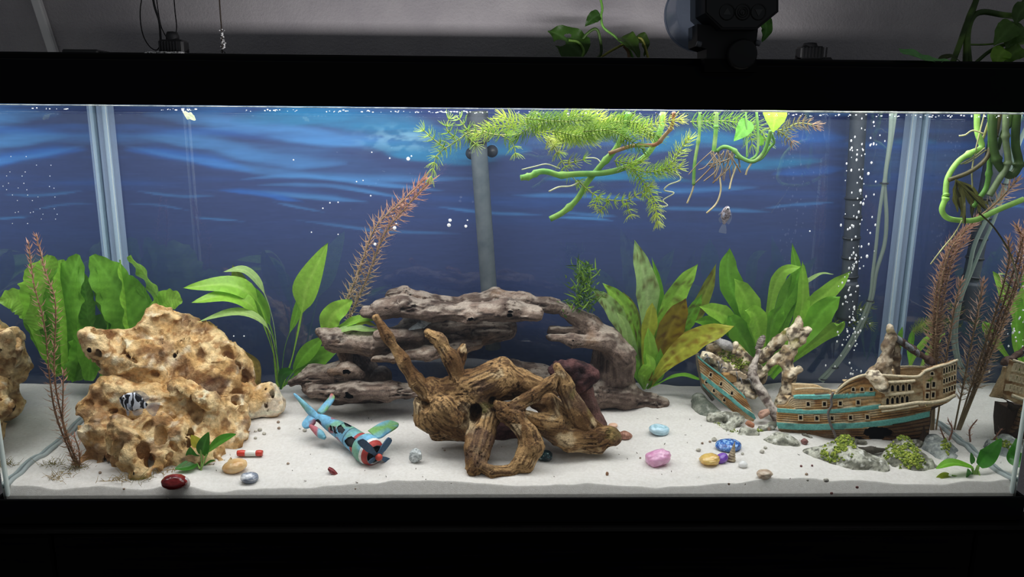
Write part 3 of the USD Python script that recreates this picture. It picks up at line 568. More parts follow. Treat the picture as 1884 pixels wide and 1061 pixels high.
plant('sword_plant', 'crinkle-leaved bright green sword plant standing behind the tall tan rock', 'plant', P(250, 700, .25), [
    (Lp(.26, .24, (262, 700), (250, 610), (216, 535), (170, 469)), 78, GREEN, dict(crk, up=(.25, -1, .2))), (Lp(.27, .25, (292, 690), (292, 560), (270, 508), (238, 470)), 74, BRIGHT, dict(crk, up=(-1, -.75, .2))),
    (Lp(.25, .24, (288, 606), (294, 570), (312, 552), (336, 554)), 44, BRIGHT, dict(crk, up=(-.3, -1, .2))), (Lp(.26, .25, (290, 620), (275, 560), (252, 522), (230, 504)), 14, GREEN, crk), (Lp(.26, .25, (280, 690), (300, 610), (312, 540)), 30, GREEN, crk),
    (Lp(.26, .25, (255, 700), (215, 640), (196, 620), (186, 700)), 80, GREEN, dict(crk, up=(-1, -.6, .2))), (Lp(.26, .24, (262, 700), (206, 600), (182, 545), (176, 490)), 26, GREEN, dict(crk, up=(-.6, -1, .2))), (Lp(.26, .25, (268, 690), (240, 600), (232, 540), (222, 478)), 60, BRIGHT, dict(crk, up=(-1, -.3, .2)))])
amz = dict(prof=petiole(.5), fold=.2, wave=.03)
plant('sword_plant', 'long-stalked arching sword plant between the tan rocks and the dark driftwood', 'plant', P(515, 718, .28), [
    (Lp(.28, .26, (518, 715), (540, 650), (556, 570), (568, 520), (604, 446)), 50, BRIGHT, dict(prof=petiole(.5), up=(-.3, -1, 0))), (Lp(.28, .20, (512, 712), (508, 650), (490, 600), (440, 574), (364, 592)), 26, PALE, dict(up=(-.2, -.5, 1))),
    (Lp(.28, .20, (512, 712), (500, 640), (470, 570), (420, 545), (352, 557)), 34, BRIGHT, dict(up=(-.2, -.7, .8))), (Lp(.28, .21, (510, 712), (498, 620), (470, 550), (420, 524), (337, 530)), 38, BRIGHT, dict(up=(-.2, -.8, .7))),
    (Lp(.28, .24, (514, 712), (504, 600), (484, 535), (452, 498), (410, 500)), 22, PALE, dict(up=(.2, -.5, 1))), (Lp(.28, .25, (514, 712), (494, 610), (452, 540), (428, 487)), 32, OLIVE), (Lp(.28, .24, (516, 715), (506, 630), (480, 560), (444, 515)), 26, GREEN),
    (Lp(.28, .26, (520, 712), (560, 655), (598, 618)), 30, GREEN, dict(prof=petiole(.3))), (Lp(.28, .27, (522, 710), (566, 668), (624, 640)), 46, GREEN, dict(prof=petiole(.25))), (Lp(.28, .27, (516, 715), (524, 640), (545, 580), (552, 540)), 16, GREEN), (Lp(.28, .25, (516, 716), (520, 690), (540, 680)), 22, DARKG, dict(prof=blade))], **amz)
plant('sword_plant', 'small broad-leaved green plant resting on the left end of the driftwood', 'plant', P(615, 612, .23), [
    (Lp(.23, .22, (600, 612), (612, 580), (648, 553)), 40, BRIGHT), (Lp(.22, .20, (606, 612), (650, 604), (702, 610)), 17, PALE, dict(up=(0, -.5, 1))), (Lp(.23, .21, (610, 610), (660, 588), (714, 584)), 22, BRIGHT, dict(up=(0, -.6, 1))), (Lp(.22, .21, (640, 606), (670, 594), (692, 600)), 10, YELL, dict(up=(0, -.5, 1)))], prof=lambda s: np.sin(np.pi*np.clip(s*.92+.06, 0, 1))**.7)
plant('sword_plant', 'large yellow-green sword plant growing between the driftwood and the broken bow', 'plant', P(1185, 718, .27), [
    (Lp(.28, .26, (1185, 705), (1192, 600), (1188, 520), (1167, 441)), 46, PALE, dict(spots=.3, up=(.1, -1, .2))), (Lp(.28, .27, (1190, 705), (1206, 600), (1214, 540), (1199, 473)), 17, GREEN), (Lp(.28, .25, (1192, 705), (1214, 610), (1248, 536), (1284, 485)), 40, BRIGHT, dict(spots=.2)),
    (Lp(.28, .23, (1182, 705), (1160, 630), (1124, 565), (1090, 532)), 34, PALE, dict(spots=.5)), (Lp(.28, .25, (1182, 705), (1168, 610), (1146, 560), (1108, 520)), 34, BRIGHT, dict(spots=.5)), (Lp(.28, .26, (1176, 700), (1176, 630), (1166, 572), (1146, 536)), 17, OLIVE, dict(spots=.4)),
    (Lp(.27, .25, (1186, 705), (1188, 640), (1196, 590), (1200, 556)), 30, YELL), (Lp(.27, .23, (1186, 712), (1196, 660), (1192, 602)), 30, BRIGHT), (Lp(.27, .24, (1194, 700), (1216, 645), (1240, 590), (1262, 548)), 50, srgb(150, 128, 24), dict(spots=.6, spot_c=srgb(104, 66, 18))),
    (Lp(.27, .16, (1194, 712), (1226, 668), (1286, 622), (1352, 600)), 46, YELL, dict(spots=.55, spot_c=srgb(140, 100, 30), up=(-.3, -1, .5))), (Lp(.28, .26, (1200, 700), (1248, 610), (1288, 560), (1318, 484)), 32, OLIVE, dict(spots=.5)), (Lp(.28, .25, (1196, 705), (1240, 630), (1270, 580), (1292, 540)), 28, GREEN, dict(spots=.5)),
    (Lp(.28, .22, (1178, 705), (1160, 660), (1150, 600), (1135, 575)), 18, PALE), (Lp(.27, .23, (1184, 715), (1168, 680), (1160, 640)), 22, GREEN), (Lp(.27, .24, (1190, 715), (1210, 690), (1215, 640)), 24, GREEN), (Lp(.27, .25, (1198, 712), (1250, 690), (1300, 702)), 14, GREEN, dict(up=(0, -.3, 1))), (Lp(.27, .22, (1186, 716), (1180, 690), (1196, 670), (1188, 650)), 24, BRIGHT)])
plant('sword_plant', 'wide bright green sword plant growing behind the sunken ship', 'plant', P(1405, 700, .29), [
    (Lp(.29, .27, (1395, 690), (1365, 580), (1340, 510), (1342, 456)), 46, GREEN), (Lp(.29, .26, (1400, 690), (1385, 600), (1372, 550), (1350, 512)), 48, BRIGHT), (Lp(.29, .28, (1405, 690), (1430, 590), (1462, 520), (1480, 486)), 40, GREEN), (Lp(.29, .28, (1412, 690), (1446, 590), (1466, 520), (1457, 447)), 28, GREEN),
    (Lp(.29, .26, (1415, 690), (1468, 590), (1520, 540), (1566, 498)), 36, BRIGHT), (Lp(.28, .24, (1420, 695), (1480, 620), (1516, 570), (1546, 546)), 46, GREEN, dict(up=(-.4, -1, .2))), (Lp(.29, .25, (1405, 690), (1416, 570), (1436, 505), (1474, 490)), 26, BRIGHT), (Lp(.29, .23, (1395, 690), (1352, 600), (1322, 575), (1286, 564)), 36, BRIGHT), (Lp(.29, .24, (1392, 690), (1340, 610), (1310, 592), (1278, 592)), 28, GREEN),
    (Lp(.29, .25, (1395, 690), (1376, 640), (1352, 600), (1340, 580)), 44, GREEN), (Lp(.28, .25, (1400, 690), (1398, 620), (1388, 580), (1372, 572)), 42, BRIGHT), (Lp(.29, .27, (1412, 690), (1455, 640), (1476, 560), (1476, 480)), 30, BRIGHT), (Lp(.29, .28, (1420, 690), (1450, 560), (1500, 508), (1534, 504)), 10, PALE, dict(up=(0, -.4, 1))),
    (Lp(.29, .26, (1425, 690), (1500, 630), (1540, 600), (1548, 592)), 28, BRIGHT), (Lp(.29, .27, (1410, 690), (1420, 600), (1440, 560)), 34, GREEN)])
plant('sword_plant', 'narrow-leaved sword plant in the back right corner behind the brown stems', 'plant', P(1668, 700, .30), [(Lp(.30, .28, (1655, 700), (1652, 640), (1660, 600)), 14, GREEN), (Lp(.30, .27, (1660, 700), (1690, 640), (1716, 610)), 16, BRIGHT)])
# little rooted plantlets at the front
flw = dict(prof=lambda s: np.sin(np.pi*np.clip(s*.9+.08, 0, 1)**.85)**.8, fold=.3, wave=0, rib=.25)
t = plant('pothos_cutting', 'small dark green plantlet with one yellow leaf at the foot of the tan rock', 'plant', G(368, 862), [
    (Lp(.05, .035, (362, 852), (345, 858), (322, 862)), 26, DARKG, dict(up=(0, -.6, 1))), (Lp(.055, .05, (364, 850), (354, 838), (350, 822)), 24, DARKG), (Lp(.055, .05, (372, 836), (376, 818), (384, 795)), 26, DARKG), (Lp(.055, .04, (384, 828), (406, 812), (434, 799)), 26, srgb(70, 140, 40), dict(up=(-.2, -.7, 1))),
    (Lp(.055, .05, (368, 822), (362, 812), (352, 800)), 22, YELL), (Lp(.05, .045, (376, 856), (386, 850), (397, 846)), 9, DARKG, dict(up=(0, -.4, 1)))], **flw)
put('stem', cat([tube([P(370, 866, .045), P(371, 845, .05), P(368, 822, .055)], .0012, 6, 8), tube([P(371, 860, .045), P(378, 842, .05), P(384, 828, .055)], .0012, 6, 8), tube([P(368, 862, .045), P(362, 852, .05)], .0012, 6)]), stem_m, t, col=None, label='pale green stalks')
t = plant('pothos_cutting', 'green plantlet with thick rounded leaves in the front right corner', 'plant', G(1795, 888), [
    (Lp(.03, .02, (1790, 860), (1752, 852), (1722, 862)), 22, GREEN, dict(up=(0, -.3, 1))), (Lp(.03, .05, (1800, 856), (1818, 835), (1842, 806)), 34, srgb(64, 138, 40), dict(up=(-.3, -1, .3))), (Lp(.035, .03, (1790, 852), (1788, 845), (1786, 832)), 12, DARKG),
    (Lp(.03, .015, (1786, 868), (1782, 876), (1780, 862)), 20, DARKG), (Lp(.025, .015, (1752, 886), (1730, 893), (1714, 888)), 22, DARKG, dict(up=(0, -.5, 1))), (Lp(.03, .015, (1760, 880), (1740, 874), (1718, 884)), 14, OLIVE, dict(up=(0, -.3, 1)))], **flw)
put('stem', cat([tube([P(1793, 890, .022), P(1795, 872, .03), P(1800, 856, .03)], [.0028, .0025, .0016], 8, 8), tube([P(1791, 890, .022), P(1792, 875, .028), P(1788, 858, .03)], .0016, 6, 8), tube([P(1782, 888, .022), P(1766, 878, .024), P(1752, 874, .02)], .0009, 6, 6), tube([P(1796, 890, .022), P(1803, 880, .024), P(1800, 866, .028)], .001, 6, 6)]), stem_m, t, label='pale green stalks')

def ribbon(p0, d, L, w, up, bend, n=4):
    """One small pointed leaf: start, direction, length, width, upward bend."""
    s = np.linspace(0, 1, n)[:, None]; d = d/np.linalg.norm(d); side = np.cross(d, up); side /= np.linalg.norm(side)+1e-9
    m = p0+d*L*s+np.asarray(bend)*L*s*s; ww = w/2*np.array([.6, 1, .75, .05])[:n, None]
    v = np.stack([m-side*ww, m+side*ww], 1).reshape(-1, 3); i = np.arange(n-1)*2
    return v, np.stack([i, i+1, i+3, i+2], -1)
def needle(p0, d, L, r, bend, n=4):
    s = np.linspace(0, 1, n)[:, None]; d = d/np.linalg.norm(d)
    return tube(p0+d*L*s+np.asarray(bend)*L*s*s, r*np.linspace(1, .45, n), 3, caps=False)
def stem_plant(pts, rad_px, leaf_px, spacing_px, per, w_px, seed, up_bend=.35, tip=True, bare=0., kind='ribbon', droop=0., rnd=.25):
    """(stem mesh, leaves mesh, leaf colour parameter) of a whorled stem through the photo points (px, py, depth)."""
    rng = np.random.default_rng(seed); Y = np.mean([p[2] for p in pts]); k = mpp(Y)
    q = spline([P(*p) for p in pts], max(12, len(pts)*10)); L = np.r_[0, np.cumsum(np.linalg.norm(np.diff(q, axis=0), axis=1))]
    st = tube(q, np.linspace(1, .6, len(q))*rad_px*k, 6); n = max(3, int(L[-1]/(spacing_px*k)))
    t, a, b = frames(q); out, par = [], []
    for i in range(n):
        u = bare+(1-bare)*(i+rng.uniform(-.2, .2)+.5)/n; s = np.clip(u, 0, 1)*L[-1]
        p = np.array([np.interp(s, L, q[:, j]) for j in range(3)]); T, A, B2 = [np.array([np.interp(s, L, w[:, j]) for j in range(3)]) for w in (t, a, b)]
        young = np.clip((u-.8)/.2, 0, 1) if tip else 0; ll = leaf_px*k*(1-.35*young)
        for j in range(per):
            th = 2*np.pi*(j+(i % 2)*.5+rng.uniform(-.2, .2))/per; r = np.cos(th)*A+np.sin(th)*B2
            d = r+T*(.15+.9*young+rng.normal()*rnd*.5); l = ll*rng.uniform(1-rnd, 1+rnd)
            if kind == 'ribbon': m = ribbon(p, d, l, w_px*k, T, T*up_bend*(1-droop)-np.array([0, 0, .5])*droop)
            else: m = needle(p, d, l, w_px*k/2, T*(up_bend+.3*young))
            out.append(m); par.append(np.full(len(m[0]), u))
    return st, cat(out), np.concatenate(par)
def rotala(name, label, stems, c0, c1, group=None, **kw):
    """A bunch of stems: every stem a part, its little leaves a part."""
    t = thing(name, label, 'plant', P(*stems[0][0]), group)
    for i, s in enumerate(stems):
        o = dict(rad_px=1.9, leaf_px=15, spacing_px=7, per=4, w_px=3.2, seed=i*13+len(label)); o.update(kw)
        st, lv, u = stem_plant(s, **o)
        put('stem', st, stem_m, t, col=np.broadcast_to(np.asarray(c0)*.75, (len(st[0]), 3)))
        rn = np.random.default_rng(i).uniform(.8, 1.15, len(u)//8+1).repeat(8)[:len(u), None]
        put('leaves', lv, leaf_m, t, col=mixc(c0, c1, u)*rn, kind='stuff')
BRN, PINK, RED, OLB = srgb(160, 124, 92), srgb(184, 134, 114), srgb(140, 80, 66), srgb(140, 120, 80)
def S(Y0, Y1, *p): return Lp(Y0, Y1, *p)
rotala('red_stem_plant', 'thin red-brown stem plant with short leaves at the far left front', [S(.05, .07, (140, 858), (105, 770), (92, 700), (82, 600), (62, 520), (52, 445)), S(.05, .08, (142, 856), (112, 760), (100, 680), (102, 560), (84, 500), (66, 432)), S(.05, .06, (146, 858), (118, 790), (116, 720), (118, 680)), S(.05, .05, (146, 860), (146, 830), (136, 800))], srgb(168, 132, 100), srgb(196, 148, 130), leaf_px=16, spacing_px=9, per=4, w_px=2.6)
rotala('red_stem_plant', 'long leaning rusty stem plant rising behind the driftwood towards the surface', [S(.26, .16, (628, 575), (660, 500), (690, 420), (740, 370), (785, 326)), S(.26, .16, (640, 590), (676, 510), (708, 430), (748, 380), (792, 332))], srgb(216, 196, 158), srgb(196, 140, 124), leaf_px=21, spacing_px=7, per=4, w_px=3)
rotala('red_stem_plant', 'bushy clump of brown stem plants in the right corner behind the stern', [
    S(.155, .09, (1712, 800), (1718, 680), (1726, 560), (1744, 470), (1775, 425), (1802, 396)), S(.155, .12, (1717, 800), (1724, 660), (1734, 560), (1752, 480), (1780, 440)), S(.155, .14, (1721, 798), (1738, 680), (1754, 580), (1768, 515)), S(.155, .11, (1713, 798), (1716, 640), (1722, 540), (1748, 450), (1790, 415)), S(.155, .10, (1715, 800), (1720, 600), (1740, 500), (1765, 440), (1790, 408)), S(.09, .05, (1800, 400), (1836, 370), (1872, 330))],
    srgb(184, 160, 124), srgb(190, 150, 130), leaf_px=19, spacing_px=7, per=4, w_px=3.0, bare=.22)
rotala('red_stem_plant', 'short reddish sprig on the sand at the right side glass', [S(.12, .12, (1745, 812), (1752, 790), (1744, 772)), S(.10, .10, (1742, 815), (1735, 800), (1730, 788))], PINK, PINK, leaf_px=9, spacing_px=7, per=3, w_px=1.8)

HORN, HORN2, HORNY = srgb(132, 172, 40), srgb(182, 216, 78), srgb(212, 226, 110)
def hornwort(label, strands, group=None, c0=HORN, c1=HORN2, name='hornwort', **kw):
    t = thing(name, label, 'plant', P(*strands[0][0]), group)
    for i, s in enumerate(strands):
        o = dict(rad_px=1.2, leaf_px=16, spacing_px=7, per=12, w_px=1.35, seed=i*17+len(label)+int(s[0][0]), kind='needle', up_bend=.4, rnd=.2); o.update(kw)
        st, lv, u = stem_plant(s, **o)
        put('stem', st, stem_m, t, col=np.broadcast_to(srgb(170, 180, 90), (len(st[0]), 3)))
        put('needles', lv, leaf_m, t, col=mixc(c0, c1, sstep(.2, 1, u)), kind='stuff')
hornwort('bright hornwort strand trailing left over the grey pipe with a drooping tip', [S(.10, .07, (960, 246), (915, 248), (872, 240), (842, 258), (812, 278), (800, 295), (793, 328)), S(.08, .07, (822, 274), (800, 258), (775, 236)), S(.08, .08, (838, 256), (822, 236), (828, 214)), S(.09, .09, (862, 245), (852, 228), (840, 214)), S(.1, .1, (920, 248), (942, 262), (950, 290)), S(.09, .08, (858, 250), (872, 262), (876, 268))], c1=srgb(190, 216, 110), spacing_px=11, leaf_px=16)
hornwort('sparse hornwort chain sagging in a curve under the crossed green stems', [S(.08, .07, (1062, 330), (1085, 352), (1112, 366), (1150, 368), (1178, 354), (1202, 340)), S(.08, .07, (1122, 366), (1112, 380), (1100, 392)), S(.07, .07, (1152, 368), (1156, 384), (1162, 402)), S(.08, .08, (1180, 354), (1200, 375), (1212, 412)), S(.07, .07, (1098, 360), (1098, 370), (1094, 378))], spacing_px=13, leaf_px=14, c0=HORN2, c1=HORNY)
hornwort('feathery hornwort branch pointing up to the right below the middle of the tangle', [S(.07, .06, (1150, 306), (1190, 316), (1228, 308), (1250, 278), (1268, 254)), S(.07, .06, (1200, 314), (1232, 312), (1252, 308)), S(.07, .06, (1160, 308), (1186, 338), (1204, 370), (1210, 408)), S(.08, .08, (1130, 296), (1160, 300), (1180, 296))], c0=HORN2, c1=HORNY, leaf_px=17)
hornwort('thin hornwort stem with a leafy side shoot hanging below the dark tangle', [S(.1, .09, (1008, 250), (1024, 280), (1042, 310), (1062, 336)), S(.09, .08, (1036, 300), (1056, 298), (1078, 292)), S(.1, .1, (1000, 252), (1022, 270), (1030, 286))], spacing_px=14, c0=srgb(160, 170, 80))
hornwort('pale hornwort tip reaching right under the frame', [S(.06, .05, (1140, 262), (1180, 238), (1220, 224), (1256, 220))], c0=HORN2, c1=srgb(226, 230, 120), leaf_px=15)
hornwort('soft hazy hornwort strand at the surface right of the feeder post', [S(.2, .2, (1270, 224), (1320, 222), (1368, 226), (1400, 240), (1412, 262)), S(.2, .2, (1360, 226), (1380, 250), (1384, 268))], c0=srgb(150, 200, 70), c1=srgb(170, 205, 90), leaf_px=19)
hornwort('fading hornwort strand ending in a reddish tip at right under the frame', [S(.16, .15, (1410, 236), (1440, 238), (1470, 226), (1504, 232)), S(.16, .16, (1430, 240), (1448, 252), (1458, 262))], c0=srgb(140, 150, 70), c1=srgb(170, 140, 110), leaf_px=14)
rg = np.random.default_rng(5)
ORD = 'first second third fourth fifth sixth seventh eighth ninth tenth eleventh twelfth thirteenth'.split()
for i in range(13):
    x0 = 950+i*16+rg.uniform(-6, 6); y0 = 222+rg.uniform(-6, 22); Y = rg.uniform(.04, .20); dx = rg.uniform(60, 120)*(1 if i % 3 else -1)
    dark = Y < .10
    hornwort(f'{ORD[i]} strand from the left of the dense hornwort tangle floating under the frame', [S(Y, Y, (x0, y0), (x0+dx*.5, y0+rg.uniform(-8, 12)), (x0+dx, y0+rg.uniform(-6, 34)))], 'hornwort strands of the floating tangle', c0=HORN if dark else srgb(170, 196, 50), c1=srgb(120, 160, 40) if dark else srgb(200, 214, 84), leaf_px=19, per=14, spacing_px=6)
hornwort('loose hornwort sprigs low in the back right behind the bubbles', [S(.29, .28, (1530, 600), (1560, 575), (1600, 565)), S(.29, .29, (1560, 600), (1580, 590), (1602, 598)), S(.29, .27, (1680, 610), (1694, 600), (1706, 592))], c0=srgb(140, 160, 80), c1=srgb(160, 180, 90), leaf_px=13)
# moss tuft on the driftwood
mo = thing('moss_tuft', 'shaggy tuft of dark green moss with pale sprouts on top of the driftwood', 'plant', P(1072, 565, .24))
rg = np.random.default_rng(8); ms, mc = [], []
for i in range(420):
    u = rg.random(); x = 1072+rg.normal()*(14-4*u)+u*4; y = 575-u*85+rg.normal()*4; p = P(x, y, .235+rg.normal()*.010)
    d = rg.normal(size=3)*[.7, .7, .5]+[0, 0, .5]; m = ribbon(p, d, rg.uniform(.006, .014), .0022, rg.normal(size=3), rg.normal(size=3)*.4)
    ms.append(m); mc.append(np.broadcast_to(mixc(srgb(62, 104, 32), srgb(140, 180, 60), rg.random()**1.5), (len(m[0]), 3)))
put('moss', cat(ms), leaf_m, mo, col=np.vstack(mc), kind='stuff')
for i in range(9):
    a = (1060+rg.uniform(0, 30), 520+rg.uniform(-8, 20)); b_ = (a[0]+rg.normal()*18, a[1]-rg.uniform(12, 40))
    put('sprout', tube([P(*a, .23), P((a[0]+b_[0])/2+3, (a[1]+b_[1])/2, .23), P(*b_, .225)], [.0012, .001, .0007], 5, 8), stem_m, mo, col=None, label='pale bare sprout')
# tufts of shed moss on the sand
for i, (x, y, l) in enumerate(((100, 856, 'dry green-brown wisp of moss on the sand left of the red-brown stems'), (108, 878, 'straggly brown wisp of moss lying on the front left sand'), (138, 862, 'tiny mossy clump round the foot of the red-brown stems'), (225, 882, 'small brown wisp of moss in front of the tan rock'), (258, 881, 'second brown wisp in front of the tan rock, further right'), (300, 868, 'pale green fluff ball on the sand beside the plantlet'))):
    rg = np.random.default_rng(60+i); g = G(x, y); ms = []
    for j in range(46): ms.append(needle(g+rg.normal(size=3)*[.008, .006, .0005]+[0, 0, .0015], rg.normal(size=3)*[1, 1, .5]+[0, 0, .4], rg.uniform(.005, .011), .00035, rg.normal(size=3)*.5))
    m = cat(ms); put('moss_wisp', m, leaf_m, col=np.broadcast_to(mixc(srgb(150, 140, 76), srgb(186, 160, 100), (i % 2)*.8), (len(m[0]), 3)), label=l, cat='plant')
# ------------------------------------------------------------------ pothos hanging in and over the tank
def vtube(pts, r_px, sides=10, n=40, lumps=()):
    """A green stem through (px, py, depth) points; lumps: nodes where it swells (0..1)."""
    q = spline([P(*p) for p in pts], n); Y = np.interp(np.linspace(0, 1, n), np.linspace(0, 1, len(pts)), [p[2] for p in pts])
    s = np.linspace(0, 1, n); r = r_px*mpp(1)*0+r_px*np.array([mpp(y) for y in Y])
    for l in lumps: r = r*(1+.45*np.exp(-((s-l)/.018)**2))
    return tube(q, r, sides)
def vcol(m, c, c2=None, seed=0):
    n = fbm(np.asarray(m[0])*60, 3, seed); return mixc(c, c2 if c2 is not None else np.asarray(c)*1.35, sstep(.4, .65, n))
VG, VG2, VD = srgb(96, 146, 62), srgb(150, 196, 96), srgb(58, 84, 34)
t = thing('pothos_vine', 'pair of cut green vine stems crossing in the open water under the hornwort', 'plant', P(1012, 404, .09))
for pts, r, lm in ((S(.09, .08, (1012, 403), (1036, 390), (1062, 366), (1080, 336), (1106, 304), (1134, 272), (1150, 235), (1156, 206)), 5.2, (.2, .62)), (S(.07, .09, (958, 327), (975, 324), (992, 316), (1008, 316), (1030, 322), (1060, 320), (1110, 318), (1150, 308), (1190, 285), (1215, 240), (1220, 206)), 5.2, (.08, .16, .42))):
    m = vtube(pts, r, lumps=lm); put('stem', m, stem_m, t, col=vcol(m, VG2, srgb(120, 180, 90)))
for pts, r in ((S(.08, .06, (1068, 334), (1050, 342), (1028, 344), (1010, 352)), 1.6), (S(.08, .1, (960, 312), (985, 306), (1006, 302), (1030, 310)), 1.2), (S(.09, .1, (1110, 306), (1098, 292), (1075, 290)), 1.1), (S(.07, .06, (1240, 312), (1252, 330), (1230, 340), (1222, 350), (1240, 355), (1220, 368), (1228, 378), (1212, 380)), 1.3), (S(.08, .08, (1135, 315), (1150, 308), (1168, 318)), .9)):
    m = vtube(pts, r, 5); put('root', m, stem_m, t, col=vcol(m, srgb(196, 200, 170)), label='thin pale root')
m = vtube(S(.08, .05, (1120, 282), (1165, 268), (1205, 266), (1222, 250), (1236, 232), (1240, 206)), 3.4, lumps=(.5, .75)); put('stem', m, stem_m, t, col=vcol(m, srgb(190, 160, 120), srgb(176, 120, 84)), label='brown woody stem')
t = thing('pothos_vine', 'looping green vine with upright stalks and a brown root mass right of centre', 'plant', P(1340, 300, .16))
for pts, r, lm in ((S(.16, .16, (1288, 206), (1286, 250), (1278, 300), (1276, 340)), 3.0, (.4,)), (S(.15, .15, (1318, 206), (1317, 240), (1313, 280)), 4.0, (.4,)), (S(.15, .12, (1318, 278), (1332, 270), (1350, 276), (1364, 290), (1386, 297), (1404, 282), (1414, 258), (1418, 240)), 3.6, (.3,)), (S(.15, .13, (1352, 288), (1380, 296), (1400, 292), (1416, 272), (1424, 262), (1420, 246)), 2.4, ()), (S(.15, .16, (1374, 290), (1374, 250), (1372, 206)), 1.6, ()), (S(.15, .16, (1380, 294), (1392, 284), (1395, 255), (1392, 206)), 2.4, ())):
    m = vtube(pts, r, lumps=lm); put('stem', m, stem_m, t, col=vcol(m, VG, srgb(130, 160, 90)))
rg = np.random.default_rng(3)
for i in range(22):
    a = (1312+rg.uniform(-6, 40), 275+rg.uniform(0, 10)); e = (a[0]-rg.uniform(-25, 60), a[1]+rg.uniform(18, 62)); mid = ((a[0]+e[0])/2+rg.uniform(-4, 16), (a[1]+e[1])/2+rg.uniform(-8, 10)); Y = .15+rg.uniform(-.02, .02)
    m = vtube([(*a, Y), (*mid, Y), (*e, Y)], rg.uniform(.8, 1.5), 5, 14); put('root', m, stem_m, t, col=vcol(m, srgb(146, 130, 104), srgb(120, 96, 70)), label='brown hanging root' if i == 0 else None)
for pts in (S(.15, .15, (1384, 298), (1375, 312), (1372, 322)), S(.15, .14, (1356, 302), (1346, 330), (1342, 348)), S(.15, .14, (1324, 325), (1326, 350), (1318, 374), (1300, 392)), S(.16, .16, (1278, 330), (1274, 350), (1264, 374))):
    m = vtube(pts, 1.7, 6, 16); put('root', m, stem_m, t, col=vcol(m, srgb(176, 164, 128)))
add_leaf(t, S(.11, .10, (1425, 196), (1425, 218), (1422, 244)), 44, srgb(150, 206, 50), prof=heart, up=(0, -1, .1), fold=.1, wave=0, label='bright heart-shaped leaf hanging at the water line')
add_leaf(t, S(.16, .15, (1378, 222), (1366, 240), (1350, 260)), 30, srgb(110, 184, 60), prof=heart, up=(0, -1, .2), fold=.15, wave=.02)
add_leaf(t, S(.16, .16, (1398, 268), (1399, 255), (1396, 246)), 12, GREEN, prof=heart, up=(0, -1, .2))
t = thing('pothos_vine', 'tangle of thick vine stems hanging down in the right corner', 'plant', P(1820, 400, .06))
D = .06
for pts, r, c, lm in ((S(.07, .05, (1798, 190), (1798, 240), (1806, 270), (1786, 281), (1762, 298), (1744, 326), (1740, 352), (1741, 362)), 5.0, VG2, (.45, .95)), (S(.05, .06, (1741, 362), (1733, 385), (1742, 400), (1764, 405), (1796, 404), (1836, 386), (1884, 366)), 5.0, VG2, (.02,)),
        (S(.05, .05, (1830, 190), (1826, 245), (1832, 290), (1846, 314), (1862, 322), (1874, 300), (1868, 262), (1872, 190)), 7.0, VD, (.3, .7)), (S(.06, .05, (1842, 190), (1834, 240), (1828, 258), (1814, 292), (1784, 316), (1746, 331)), 4.0, srgb(86, 80, 48), (.3, .5)), (S(.04, .05, (1852, 190), (1850, 250), (1854, 300), (1838, 330), (1820, 360)), 5.5, srgb(110, 128, 90), (.25, .5)),
        (S(.07, .07, (1822, 215), (1806, 262), (1798, 275)), 2.2, srgb(150, 150, 90), ()), (S(.06, .06, (1822, 200), (1822, 280), (1816, 340), (1800, 366), (1790, 380)), 4.5, VG, (.4,)), (S(.05, .06, (1864, 190), (1858, 230), (1846, 240), (1836, 275)), 3.4, VD, ())):
    m = vtube(pts, r, 10, 60, lm); put('stem', m, stem_m, t, col=vcol(m, c))
for pts in (S(.06, .06, (1812, 272), (1792, 288), (1768, 302)), S(.06, .06, (1814, 276), (1786, 296), (1774, 301)), S(.06, .05, (1764, 250), (1776, 248), (1790, 240), (1810, 246)), S(.06, .06, (1812, 205), (1790, 300), (1789, 345)), S(.05, .05, (1770, 405), (1756, 430), (1730, 462), (1712, 486))):
    m = vtube(pts, 1.5, 6, 20); put('root', m, stem_m, t, col=vcol(m, srgb(170, 170, 120)))
rg = np.random.default_rng(12)
for i in range(11):
    e = (1764+rg.uniform(-2, 62), 395+rg.uniform(-35, 22)); Y = .05+rg.uniform(-.01, .015)
    add_leaf(t, [(1758, 330, Y), ((1758+e[0])/2+rg.uniform(-12, 16), 362+rg.uniform(-10, 6), Y), (*e, Y+rg.uniform(-.01, .01))], rg.uniform(5, 13), mixc(srgb(44, 44, 24), srgb(92, 92, 44), rg.random()), up=(rg.normal()*.7, -1, rg.normal()*.3), seed=i, wave=.15, label='dark wilted leaf' if i == 0 else None)
m = vtube(S(.05, .07, (1800, 390), (1830, 420), (1860, 470), (1876, 530)), 1.6, 6); put('root', m, stem_m, t, col=vcol(m, srgb(66, 62, 34)))
